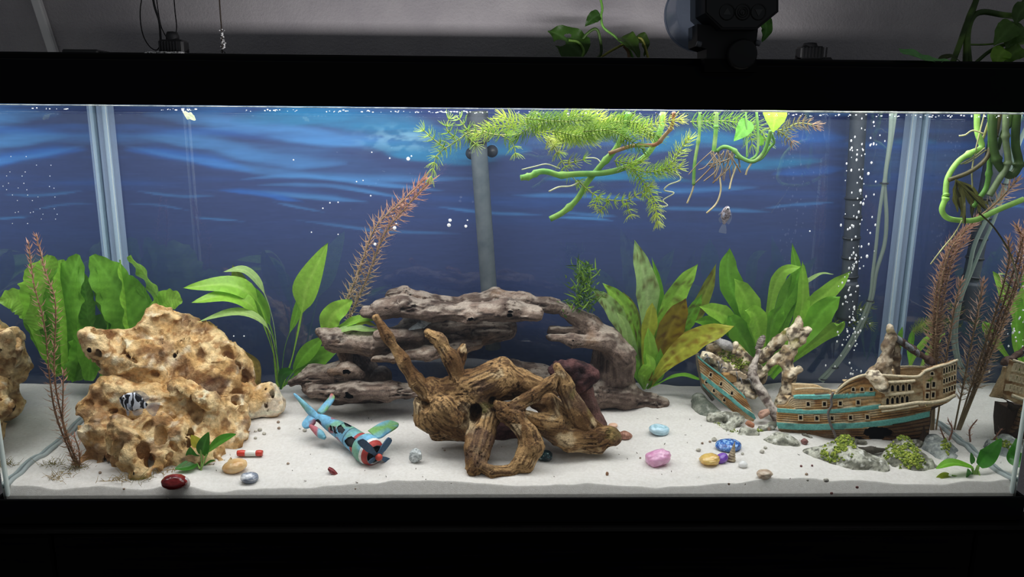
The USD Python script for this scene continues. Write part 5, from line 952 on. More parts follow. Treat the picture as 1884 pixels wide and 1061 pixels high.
LAST['v'], LAST['n'] = V2.reshape(-1, 3), np.broadcast_to([0, -1.0, .2], (V2.shape[0]*V2.shape[1], 3))
moss_part(stern, [(1704, 735, 7, 0), (1745, 685, 8, 0), (1712, 700, 5, 0)], 90, 71, r=(.0006, .0012))
lump('keel_rubble', chain((1648, 812, 7, .105), (1690, 816, 8, .10)) + chain((1478, 798, 5, .135), (1490, 806, 6, .13)) + chain((1560, 810, 6, .118), (1590, 814, 5, .112)), .0022, lambda v, g, g2: mixc(grey_rock(v), DIRT, .45), stern)
# --- bow half
bow = thing('shipwreck', 'smaller tilted bow half of the sunken galleon ornament, lying left of the stern half', 'ship ornament', P(1340, 765, .20))
def bd(px, py): return .235-.065*np.clip((px-1282)/106, 0, 1)+.018*np.clip((py-(690+.78*(px-1290)))/30, 0, 1.3)**2
RA = [(1283, 653), (1300, 668), (1329, 690), (1358, 716), (1370, 728)]; RB = [(1290, 690), (1316, 710), (1343, 731), (1368, 752), (1390, 768)]; RC = [(1293, 710), (1310, 728), (1330, 746), (1346, 760), (1350, 764)]
V, pix = lerp_rows([RA, RB, [(1293, 710), (1312, 728), (1336, 748), (1362, 766), (1386, 776)]], bd, 110, 56)
V, C = planked(V, pix, 13, np.broadcast_to(np.linspace(0, 1, 56)[None], (110, 56)), 62, [(RA, 4, TURQ), (RB, 4.5, TURQ), (RC, 5, TURQ)])
v, f = shell(V, .004); put('hull', (v, f), ship_m, bow, col=np.vstack([C.reshape(-1, 3)]*2))
m = tube([P(x, y, .237) for x, y in ((1283, 650), (1284, 670), (1289, 692), (1293, 712), (1312, 735))], .0028, 8); put('stem_post', m, ship_m, bow, col=np.broadcast_to(srgb(110, 104, 92), (len(m[0]), 3)))
lump('deck', chain((1308, 656, 9, .24), (1345, 682, 11, .234), (1380, 714, 9, .222)) + chain((1296, 655, 10, .25), (1330, 672, 14, .25), (1362, 700, 14, .235), (1385, 722, 11, .225)) + chain((1310, 640, 12, .265), (1350, 650, 18, .265), (1395, 690, 18, .255)) + chain((1330, 690, 10, .232), (1360, 716, 10, .22), (1384, 728, 7, .21)), .0022, crusty, bow, 'crusty bone-coloured deck with sand')
moss_part(bow, [(1340, 655, 9, 0), (1358, 666, 9, 0), (1374, 672, 7, 0), (1330, 648, 6, 0)], 260, 72)
for i in range(5): put('ladder_rung', box(P(1343+i*5, 688+i*2.5, .214), P(1362+i*5, 682+i*2.5, .218), .0008), ship_m, bow, col=None, smooth=False)
put('hatch', box(P(1330, 688, .216), P(1352, 700, .225), .001), ship_m, bow, col=np.broadcast_to(TAN, (24, 3)), smooth=False)
rg = np.random.default_rng(31)
for i in range(8):
    a = (1294+i*11+rg.uniform(-4, 4), 656+i*5.5+rg.uniform(-4, 8)); b_ = (a[0]+rg.uniform(-16, 18), a[1]+rg.uniform(6, 20)); m = tube([P(*a, .236-i*.003), P((a[0]+b_[0])/2, min(a[1], b_[1])-1, .229-i*.003), P(*b_, .232-i*.003)], .0011, 6, 8); put('rigging', m, ship_m, bow, col=np.broadcast_to(srgb(150, 146, 146), (len(m[0]), 3)), label='loose grey rigging line' if i == 0 else None)
lump('mast_stump', chain((1318, 622, 7, .25), (1334, 634, 8, .247), (1348, 640, 6, .245)), .0018, lambda v, g, g2: mixc(srgb(110, 108, 112), srgb(190, 186, 184), fbm(v*200, 3, 3)), bow, 'rope-wrapped mast stump')
lump('mast_stump', chain((1350, 646, 5, .243), (1353, 634, 6, .243)), .0017, crusty, bow); lump('post', chain((1394, 640, 5, .24), (1400, 630, 6, .24), (1403, 622, 6, .24)), .0017, lambda v, g, g2: mixc(srgb(70, 58, 60), srgb(170, 160, 150), (np.sin(v[:, 2]*2400)*.5+.5)), bow, 'short ribbed post')
lump('broken_beam', chain((1396, 648, 6, .235), (1384, 680, 7, .225), (1384, 692, 8, .215), (1402, 720, 8, .20), (1424, 758, 9, .185), (1428, 772, 7, .18)), .0019, lambda v, g, g2: mixc(srgb(84, 70, 64), srgb(188, 178, 168), sstep(.38, .62, fbm(v*120, 4, 4))), bow, 'weathered grey broken beam')
lump('rock_pillar', chain((1440, 745, 17, .20), (1450, 718, 14, .20), (1452, 690, 11, .20), (1446, 668, 10, .20), (1462, 632, 9, .20), (1456, 612, 9, .20), (1469, 598, 6, .20), (1470, 582, 4, .20)) + chain((1400, 690, 7, .215), (1422, 665, 6, .21), (1446, 640, 7, .205)) + chain((1470, 612, 7, .20), (1486, 606, 6, .20), (1478, 626, 7, .20)) + chain((1452, 690, 8, .19), (1472, 678, 7, .19)) + chain((1400, 660, 10, .235), (1430, 630, 10, .225), (1450, 612, 9, .215)), .002, crusty, bow, 'knobbly sandy pillar like petrified wood')
lump('snail_knob', chain((1402, 762, 8, .175), (1410, 758, 8, .175)), .0018, lambda v, g, g2: mixc(srgb(150, 112, 96), srgb(196, 160, 140), fbm(v*100, 3, 5)), bow, 'rusty round fitting at the broken lower end')
for (x, y), tl in zip(((1308, 689), (1327, 706), (1347, 723), (1300, 702), (1314, 718), (1333, 735)), (.7,)*6): window_frame(bow, x, y, 8, 10, bd(x, y), tilt=.35)
def slate(v, g=None, g2=None): return mixc(grey_rock(v), srgb(86, 96, 86), .55)
lump('base_rock', chain((1285, 736, 15, .235), (1298, 765, 24, .22), (1328, 778, 19, .20)), .0022, slate, bow, 'grey-green slate block under the bow', grain=.002)
lump('rubble', chain((1306, 768, 8, .18), (1330, 765, 9, .18), (1354, 764, 8, .178)) + chain((1343, 787, 8, .165), (1364, 770, 7, .17)) + chain((1368, 793, 10, .145), (1388, 798, 10, .14)) + chain((1318, 786, 13, .175), (1340, 799, 11, .155), (1368, 808, 8, .135)) + chain((1400, 790, 7, .155), (1416, 786, 7, .155)), .0021, grey_rock, bow, 'grey branch and stone rubble')
moss_part(bow, [(1316, 786, 9, 0), (1345, 800, 10, 0), (1400, 790, 6, 0)], 110, 73, r=(.0007, .0014))
lump('pebble', chain((1378, 778, 5.5, .158), (1384, 781, 6, .156)), .0018, lambda v, g, g2: mixc(srgb(150, 96, 70), srgb(184, 132, 104), fbm(v*120, 3, 5)), bow, 'rust brown pebble')
# --- mossy boulders in front of the ship
def boulder(label, bones, seed, moss=None, n=0, colf=grey_rock, nm='mossy_rock'):
    b0 = bones[0]; t = thing(nm, label, 'rock', [b0[0][0], b0[0][1], .012])
    sp = lump('stone', bones, .0021, colf, t, seed=seed, rough=.0028, k=.005, grain=.0012)
    if moss: moss_part(sp, moss, n, seed+1, r=(.0009, .0020))
boulder('low grey boulder with a yellow-green mossy hump, in front of the middle of the ship', chain((1488, 838, 14, .085), (1530, 846, 24, .075), (1572, 856, 28, .06), (1614, 862, 24, .05)) + chain((1558, 818, 15, .085), (1552, 836, 20, .085), (1530, 840, 16, .085)), 81, [(1556, 812, 12, 0), (1545, 826, 15, 0), (1528, 834, 13, 0), (1562, 826, 10, 0)], 420)
boulder('pointed grey boulder covered in bright moss, below the stern', chain((1663, 818, 13, .08), (1662, 842, 28, .075), (1672, 862, 29, .055), (1700, 860, 22, .055)) + chain((1648, 858, 20, .06), (1634, 848, 14, .07)), 82, [(1662, 812, 12, 0), (1655, 828, 18, 0), (1676, 840, 18, 0), (1646, 846, 14, 0), (1688, 850, 10, 0)], 620)
boulder('bluish grey bare rock at the right end of the ship by the corner plantlet', chain((1712, 814, 14, .10), (1720, 835, 23, .09), (1730, 862, 22, .07), (1748, 850, 16, .075)) + chain((1736, 822, 16, .10), (1750, 832, 12, .095)), 83, [(1738, 820, 8, 0), (1742, 832, 6, 0)], 60, lambda v, g, g2: mixc(grey_rock(v), srgb(140, 152, 160), .4), 'grey_rock')
boulder('squat speckled grey rock on the sand between the two ship halves', chain((1412, 824, 13, .115), (1436, 818, 21, .115), (1458, 820, 15, .115)), 84, nm='grey_rock')
boulder('small round rock with a rusty side at the broken end of the stern half', chain((1413, 786, 8, .155), (1420, 782, 9, .155)), 85, nm='grey_rock', colf=lambda v, g, g2: mixc(grey_rock(v), srgb(170, 120, 90), sstep(.5, .7, fbm(v*60, 3, 9))*.7))
sdf_obj('wood_splinter', chain((1574, 824, 4, .085), (1604, 828, 4.5, .08), (1634, 827, 3.5, .085)), .0016, 'thin dark splinter of wood on the sand between the two mossy boulders', 'wood', lambda v, g, g2: mixc(srgb(50, 46, 40), srgb(84, 78, 66), g), ship_m, grain=.001, seed=4)

# ------------------------------------------------------------------ crashed plane
plane_m = M('plane_paint', attr=True, scale=260, detail=6, vary=.3, rough=.6, bump=(300, .35, .0015))
BLUE, PGR, PRED, NAVY = np.array(srgb(112, 172, 206)), np.array(srgb(118, 168, 96)), np.array(srgb(158, 62, 62)), np.array(srgb(58, 86, 112))
def pcol(v, red=.60): 
    c = mixc(BLUE*1.15, BLUE*.8, sstep(.4, .7, fbm(v*60, 3, 151))); c = mixc(c, PGR, sstep(.56, .68, fbm(v*34, 3, 152))*.7); c = mixc(c, BLUE*.45, sstep(.5, .7, fbm(v*110, 4, 157))*.5); return mixc(c, PRED, sstep(red, red+.07, fbm(v*70, 4, 153))*.8)
pl = thing('toy_plane', 'crashed blue propeller plane ornament with red and white nose, half sunk in the sand', 'plane ornament', P(640, 830, .09))
axis = [(572, 768, .135), (590, 770, .125), (612, 783, .110), (634, 796, .095), (656, 812, .080), (672, 823, .068)]
rpx = [3, 9, 14, 18, 21, 22]
q = spline([np.r_[P(*a), r*mpp(a[2])] for a, r in zip(axis, rpx)], 90); tt, aa, bb = frames(q[:, :3]); ns = 72; th = np.arange(ns)/ns*2*np.pi
V = q[:, None, :3]+q[:, None, 3:]*(np.cos(th)[None, :, None]*aa[:, None]+np.sin(th)[None, :, None]*bb[:, None])
pv = project(V.reshape(-1, 3)); nrm = (V-q[:, None, :3]).reshape(-1, 3); fr = (nrm*(CAM-V.reshape(-1, 3))).sum(1) > 0
ho = np.zeros(len(pv), bool)
for poly in ([(633, 776), (640, 774), (648, 779), (645, 785), (636, 783)], [(621, 785), (627, 782), (634, 790), (630, 797), (622, 793)], [(612, 784), (616, 786), (620, 797), (615, 795)], [(607, 782), (610, 784), (612, 793), (608, 791)], [(634, 812), (640, 805), (648, 803), (654, 808), (656, 816), (650, 822), (640, 820)], [(581, 773), (586, 771), (590, 776), (588, 787), (581, 784)]):
    ho |= shapely.contains_xy(Polygon(poly), pv[:, 0], pv[:, 1]) & fr
v, f = tube(q[:, :3], q[:, 3], ns, caps=True)
hv = np.r_[ho, [False, False]]; f = f[~hv[f].any(1)]
c = pcol(v); c[:len(pv)][(np.abs(q[:, 3]).repeat(ns) > 0) & (np.arange(len(pv))//ns > 74) & (np.arange(len(pv))//ns < 82)] = PRED*1.1
for i in (50, 62): c[:len(pv)][np.arange(len(pv))//ns == i] = NAVY*.6
put('fuselage', (v, f), plane_m, pl, col=c)
m = tube(q[2:-2, :3], q[2:-2, 3]*.86, 24); put('cabin', m, M('plane_inside', col=(.02, .024, .028), rough=.8), pl, label='dark cabin inside the openings')
n0 = q[-1, :3]; ax = (P(690, 836, .052)-P(655, 811, .081)); ax /= np.linalg.norm(ax); R0 = 25*mpp(.06)
E1 = np.cross(ax, [0, 0, 1.0]); E1 /= np.linalg.norm(E1); E2 = np.cross(E1, ax)
def turned(prof, n=40):
    v, f = lathe(prof, n); return n0+v[:, :1]*E1+v[:, 1:2]*E2+v[:, 2:]*ax, f
m = turned([(R0*.9, -.008), (R0*1.08, -.004), (R0*1.14, .004), (R0*1.10, .011)]); put('cowling', m, plane_m, pl, col=pcol(m[0], .75), label='round blue engine cowling')
m = turned([(R0*1.10, .0108), (R0*1.08, .0125), (R0*1.02, .0145)]); put('white_band', m, plane_m, pl, col=np.broadcast_to(srgb(226, 226, 222), (len(m[0]), 3)))
m = turned([(R0*1.02, .0143), (R0*.94, .019), (R0*.78, .0215)]); put('red_lip', m, plane_m, pl, col=np.broadcast_to(srgb(168, 56, 50), (len(m[0]), 3)), label='red lip of the cowling')
m = turned([(R0*.78, .0213), (R0*.68, .020), (R0*.62, .012), (0, .010)]); hh = m[0]; put('engine', m, plane_m, pl, col=np.where((np.arange(len(hh))//40 == 0)[:, None], np.array(srgb(226, 226, 222)), np.array((.02, .022, .025))), label='dark engine opening with a white edge')
for k in range(7):
    a = k*2*math.pi/7; d = math.cos(a)*E1+math.sin(a)*E2; put('cylinder', tube([n0+ax*.015+d*.003, n0+ax*.015+d*R0*.55], .0022, 8), rub, pl)
s0 = n0+ax*.029; sp = trimesh.creation.icosphere(3, 7*mpp(.05)); sp.apply_translation(s0); put('spinner', sp, plane_m, pl, col=np.broadcast_to(srgb(190, 70, 56), (len(sp.vertices), 3)), label='red spinner')
for k, (x, y, w) in enumerate(((664, 811, 14), (721, 808, 12), (681, 853, 12), (731, 855, 10))):
    t0 = project(s0)[0] if np.ndim(project(s0)) > 1 else project(s0); rr = ray(x, y); tip = CAM+rr*(((s0-ax*.002-CAM)@ax)/(rr@ax)); d = tip-s0; L = np.linalg.norm(d); d /= L; sd = np.cross(d, ax); sd /= np.linalg.norm(sd); wq = w*mpp(.05)/2; vv = []
    for u, ww in ((.05, .45), (.25, .6), (.45, 1), (.8, 1.05), (.95, .85), (1.0, .4)):
        for s_, o in ((-1, -.0008), (1, -.0008), (1, .0008), (-1, .0008)): vv.append(s0-ax*.003+d*L*u+sd*s_*wq*ww+ax*(o+s_*.0012))
    ff = []
    for i in range(5):
        for j in range(4): a, b = i*4+j, i*4+(j+1) % 4; ff += [[a, b, b+4], [a, b+4, a+4]]
    ff += [[0, 2, 1], [0, 3, 2], [20, 21, 22], [20, 22, 23]]; put('propeller_blade', (np.array(vv), np.array(ff)), plane_m, pl, col=np.broadcast_to(NAVY, (24, 3)), smooth=False)
def fin(name, pts, depths, th, col, lab=None):
    from shapely.geometry import Polygon as Pg
    q = np.array([P(x, y, d) for (x, y), d in zip(pts, depths)]); n = np.cross(q[1]-q[0], q[-1]-q[0]); n /= np.linalg.norm(n); k = len(q); c = q.mean(0)
    dense = spline(np.vstack([q, q[:1]]), 40)[:-1] if k > 4 else q; k = len(dense); ce = dense.mean(0); inner = ce+(dense-ce)*.9
    v = np.vstack([inner-n*th/2, dense-n*th*.15, dense+n*th*.15, inner+n*th/2, [ce-n*th/2], [ce+n*th/2]]); f = []
    for r in range(3):
        for i in range(k): a, b = r*k+i, r*k+(i+1) % k; f += [[a, b, b+k], [a, b+k, a+k]]
    for i in range(k): f += [[4*k, (i+1) % k, i], [4*k+1, 3*k+i, 3*k+(i+1) % k]]
    put(name, (v, np.array(f)), plane_m, pl, col=col(v), label=lab, smooth=30 if False else True)
fin('right_wing', [(677, 792), (696, 780), (712, 774), (724, 775), (733, 779), (731, 786), (714, 797), (697, 806)], [.082, .10, .112, .115, .112, .105, .09, .072], .004, lambda v: mixc(mixc(BLUE, PGR, sstep(.4, .55, fbm(v*50, 3, 155))), PRED*1.3, sstep(.02, .036, v[:, 0]-P(700, 785, .1)[0])*.6), 'torn green-blue wing with a reddish broken end')
fin('tailplane', [(540, 724), (546, 726), (584, 760), (580, 768), (568, 762)], [.15, .148, .128, .126, .135], .0045, lambda v: pcol(v, .7), 'narrow blue tail fin pointing up left')
fin('tailplane', [(583, 757), (604, 733), (610, 724), (616, 730), (612, 740), (595, 760)], [.14, .16, .165, .162, .155, .138], .0045, lambda v: mixc(mixc(BLUE, PGR, sstep(.42, .56, fbm(v*60, 3, 156))), PRED*1.3, sstep(.006, .011, v[:, 2]-P(604, 738, .16)[2])), 'tail fin with a red tip pointing up right')
fin('rudder', [(568, 764), (580, 770), (578, 780), (562, 788), (556, 780)], [.135, .125, .122, .12, .125], .0045, lambda v: pcol(v, .5), 'lower tail fin stuck in the sand')
g = [P(571, 783, .118), P(581, 791, .108), P(590, 799, .102), P(598, 806, .098)]; m = tube(g, np.array([3.5, 6.5, 7.5, 3.5])*mpp(.1), 12, 24)
put('plane_fragment', m, plane_m, col=mixc(mixc(BLUE, PGR, .2), srgb(178, 100, 110), sstep(.003, -.001, m[0][:, 0]-P(584, 792, .105)[0])), label='small pink and blue broken wing tip lying beside the crashed plane', cat='plane ornament')

# ------------------------------------------------------------------ stones and shells
def stone_mat(name, ramp, scale=90, rough=.25, stretch=(1, 1, 1), sss=0, detail=5, dist=0): return M('stone_'+name, ramp=ramp, scale=scale, rough=rough, stretch=stretch, detail=detail, sss=sss, dist=dist, spec=.5)
def pebble(name, label, cx, cy, rx, ry, mat, seed, tilt=0., rough=.12, sink=.25, depth=.8, group=None, hull=0):
    g = G(cx, cy+ry*.75); k = mpp(g[1]); rg = np.random.default_rng(seed)
    if hull:
        m = trimesh.convex.convex_hull(rg.normal(size=(hull, 3))/1); m.vertices /= np.abs(m.vertices).max(0); m = m.subdivide().subdivide(); m.vertices = m.vertices*.85+.15*m.vertices/np.linalg.norm(m.vertices, axis=1, keepdims=True)
    else: m = trimesh.creation.icosphere(4 if rx > 12 else 3, 1.0)
    v = np.array(m.vertices); v *= (1+rough*2*(fbm(v*1.3+seed, 3, seed)-.5))[:, None]
    v = v*[rx*k, rx*k*depth, ry*k*1.06]; c, s = math.cos(-tilt), math.sin(-tilt); v = v@np.array([[c, 0, s], [0, 1, 0], [-s, 0, c]]).T
    v += P(cx, cy, g[1])+[0, 0, 0]
    return put(name, (v, np.array(m.faces)), mat, label=label, cat='stone', group=group, smooth=True if not hull else 35)
pebble('tumbled_stone', 'polished dark red stone near the front glass at left', 321, 886, 24, 14, stone_mat('red', [(.3, srgb(96, 22, 24)), (.7, srgb(140, 46, 46))], 120, .12), 1)
pebble('tumbled_stone', 'pale grey band of stone on the right end of the dark red stone', 342, 888, 8, 11, stone_mat('pale', [(.3, srgb(160, 150, 150)), (.7, srgb(206, 200, 196))], 120, .2), 2)
pebble('tumbled_stone', 'flat orange-tan stone right of the plantlet', 432, 857, 24, 12, stone_mat('orange', [(.3, srgb(206, 150, 84)), (.7, srgb(226, 196, 150))], 70, .2, sss=.2), 3, .15)
pebble('tumbled_stone', 'polished grey stone with a white streak near the front glass', 459, 878, 17, 10, stone_mat('grey', [(.3, srgb(92, 100, 116)), (.5, srgb(130, 138, 152)), (.6, srgb(222, 224, 228))], 40, .15, (1, 1, 3)), 4)
t = thing('candy_stone', 'small red and white rod-shaped stone right of the tan rock', 'stone', G(458, 840))
Yc = G(458, 840)[1]
for x0, x1, c, nme in ((437, 452, srgb(196, 62, 48), 'red_end'), (451, 472, srgb(220, 220, 214), 'white_middle'), (471, 483, srgb(190, 60, 46), 'red_end')):
    m = tube([P(x0, 833.5, Yc), P((x0+x1)/2, 833, Yc), P(x1, 833.5, Yc)], np.array([5.4, 6, 5.4])*mpp(Yc), 12, 8); put(nme, m, M('candy_'+nme+str(x0), col=c, rough=.3), t)
pebble('tumbled_stone', 'pale blue striped stone on the sand right of the root wood', 1213, 790, 20, 10, stone_mat('paleblue', [(.3, srgb(120, 166, 178)), (.5, srgb(190, 222, 236)), (.7, srgb(150, 190, 206))], 60, .12, (1, 1, 4)), 5, -.12)
pebble('tumbled_stone', 'pink translucent quartz stone', 1210, 842, 24, 15, stone_mat('pink', [(.3, srgb(196, 128, 168)), (.7, srgb(224, 176, 204))], 80, .2, sss=.4), 6, .35, .3)
pebble('tumbled_stone', 'oval blue speckled stone in front of the bow rubble', 1340, 819, 26, 10, stone_mat('sodalite', [(.35, srgb(28, 50, 110)), (.5, srgb(60, 110, 190)), (.62, srgb(150, 190, 226))], 260, .2), 7, .06)
pebble('tumbled_stone', 'honey-coloured citrine stone beside the purple one', 1306, 845, 21, 10, stone_mat('citrine', [(.3, srgb(190, 140, 52)), (.7, srgb(222, 190, 120))], 70, .15, sss=.3), 8, .1, .25)
pebble('tumbled_stone', 'polished purple stone leaning on the honey-coloured one', 1327, 843, 14, 9, stone_mat('purple', [(.3, srgb(84, 40, 150)), (.7, srgb(150, 104, 206))], 80, .12, sss=.2), 9, .5)
pebble('tumbled_stone', 'small milky white pebble right of the cone shell', 1367, 854, 9, 6.5, stone_mat('white', [(.3, srgb(206, 206, 204)), (.7, srgb(232, 232, 230))], 60, .3, sss=.3), 10)
pebble('tumbled_stone', 'pale brown speckled stone near the front glass right of the milky pebble', 1406, 872, 16, 8.5, stone_mat('agate', [(.3, srgb(150, 120, 96)), (.6, srgb(206, 190, 170))], 110, .3), 11, .1, .25)
pebble('tumbled_stone', 'dark green speckled stone behind the front leg of the root wood', 1003, 838, 15, 11, stone_mat('darkgreen', [(.45, srgb(22, 42, 48)), (.6, srgb(50, 84, 88)), (.68, srgb(190, 206, 206))], 240, .25), 12, 0, .2)
pebble('granite_stone', 'angular grey granite stone beside the propeller', 762, 838, 15, 15, stone_mat('granite', [(.4, srgb(132, 138, 138)), (.5, srgb(172, 178, 178)), (.62, srgb(206, 210, 210))], 420, .8), 13, 0, .12, hull=26)
pebble('brown_shell', 'ribbed brown shell stone at the right end of the root wood', 1149, 800, 14, 7, stone_mat('brownshell', [(.3, srgb(120, 76, 60)), (.7, srgb(186, 138, 116))], 120, .5, (3, 1, 1)), 14, -.1, .3)
pebble('peach_pebble', 'small peach pebble behind the right end of the root wood', 1128, 782, 9, 4, stone_mat('peach', [(.3, srgb(206, 160, 132)), (.7, srgb(230, 196, 172))], 80, .5), 15)
pebble('tumbled_stone', 'slim curved dark red stone alone on the open front sand', 612, 867, 12, 4.5, stone_mat('slimred', [(.3, srgb(96, 30, 36)), (.55, srgb(140, 60, 62)), (.66, srgb(206, 180, 190))], 180, .2), 16, -.75, .3, depth=.5)
pebble('brown_pebble', 'tiny rusty brown chip on the sand right of the root wood foot', 1117, 871, 3, 4, stone_mat('chip', [(.3, srgb(120, 84, 60)), (.7, srgb(160, 120, 90))], 200, .6), 17)
g = G(1348, 848); kk = mpp(g[1]); base = P(1345, 846, g[1]); tip = P(1352, 812, g[1])
s = np.linspace(0, 1, 60); m = tube(base+(tip-base)*s[:, None], (1-s)*8*kk*(1+.09*np.sin(s*48))+.0003, 16)
put('cone_shell', m, stone_mat('cone', [(.3, srgb(120, 104, 84)), (.6, srgb(176, 160, 132))], 160, .5), label='upright pointed spiral cone shell leaning on the blue speckled stone', cat='shell')
pm = [stone_mat('peb%d' % i, [(.3, srgb(*a)), (.7, srgb(*b))], 240, .6) for i, (a, b) in enumerate((((150, 146, 132), (196, 192, 180)), ((120, 100, 84), (160, 140, 120)), ((96, 60, 60), (140, 96, 90))))]
PEB = ((478, 790, 4, 0, 'uppermost of the pebbles right of the tan rock'), (486, 797, 3.5, 0, 'right of the tan rock, just below the uppermost one'), (470, 805, 3, 0, 'lowest by the foot of the tan rock'), (512, 776, 3, 1, 'right below the pale lumpy rock'), (513, 787, 3, 1, 'second below the pale lumpy rock'), (470, 793, 2.5, 0, 'touching the right edge of the tan rock'),
    (530, 852, 2.6, 1, 'alone between the candy-striped stone and the plane'), (561, 791, 4, 0, 'by the tail of the plane'), (1285, 827, 4.5, 0, 'left of the blue speckled stone, nearest the honey stone'), (1292, 815, 2.6, 1, 'above left of the blue speckled stone'), (1314, 808, 5, 0, 'just above the left end of the blue speckled stone'), (1306, 812, 2.5, 1, 'between two others above the blue speckled stone'),
    (1366, 834, 3, 0, 'right of the tip of the cone shell'), (1402, 830, 4.5, 0, 'left foot of the squat speckled rock'), (1408, 823, 3.5, 0, 'close against the squat speckled rock'), (1335, 828, 5, 1, 'in front of the blue speckled stone, behind the cone shell'), (1341, 890, 2.6, 1, 'near the front glass below the white pebble'), (1474, 857, 2.6, 2, 'left of the low mossy boulder'), (1484, 872, 3, 1, 'in front of the low mossy boulder, left one'),
    (1486, 883, 2.4, 0, 'below the left one in front of the low mossy boulder'), (1520, 883, 5, 0, 'largest on the front sand below the low mossy boulder'), (1494, 856, 2.2, 2, 'at the left edge of the low mossy boulder'), (1530, 907, 3, 2, 'against the front glass at right'), (1577, 896, 3, 2, 'dark, near the front glass below the mossy boulders'), (1178, 842, 2, 1, 'left of the pink quartz'), (1229, 833, 2.6, 1, 'right of the pink quartz'),
    (184, 869, 3, 1, 'left of the foot of the tan rock'), (228, 899, 2.2, 1, 'near the front glass left of the dark red stone'), (654, 899, 1.8, 1, 'near the front glass below the plane'), (1580, 840, 8, 0, 'flat grey, lying in sand between the mossy boulders'), (1480, 812, 7, 2, 'rusty, under the turquoise band of the stern half'), (760, 764, 2, 1, 'beside the left foot of the root wood trunk'), (818, 828, 2, 1, 'right of the granite stone'))
for i, (x, y, r, k, w) in enumerate(PEB):
    pebble('tiny_pebble', 'tiny pebble '+w, x, y, r, r*.8, pm[k], 100+i, 0, .3, group='tiny pebbles scattered on the sand')
# ------------------------------------------------------------------ fish
def stripe_mat():
    return usdkit.material(stage, LK+'fish_stripes', {'g': ('texture_coordinate', {}), 'm': ('mapping', {'scale': (1, 1, .45)}), 'w': ('wave_texture', {'wave_type': 'bands', 'bands_direction': 'x', 'scale': 46, 'distortion': 16, 'detail': 3, 'detail_scale': 1.4}), 'r': ('rgb_ramp', {'ramp': [(.42, (.008, .008, .012)), (.55, srgb(206, 210, 220))]}), 'p': ('principled_bsdf', {'roughness': .35})},
        [('g.object', 'm.vector'), ('m.vector', 'w.vector'), ('w.fac', 'r.fac'), ('r.color', 'p.base_color')], surface='p.BSDF')
fin_m = usdkit.material(stage, LK+'fish_fin', {'t': ('transparent_bsdf', {'color': (.9, .93, 1)}), 'p': ('principled_bsdf', {'base_color': srgb(150, 160, 180), 'roughness': .4}), 'mx': ('mix_closure', {'fac': .45})}, [('t.BSDF', 'mx.closure1'), ('p.BSDF', 'mx.closure2')], surface='mx.closure')
eye_b, eye_w = M('eye_black', col=(.005, .005, .006), rough=.1), M('eye_ring', col=srgb(190, 190, 190), rough=.3)
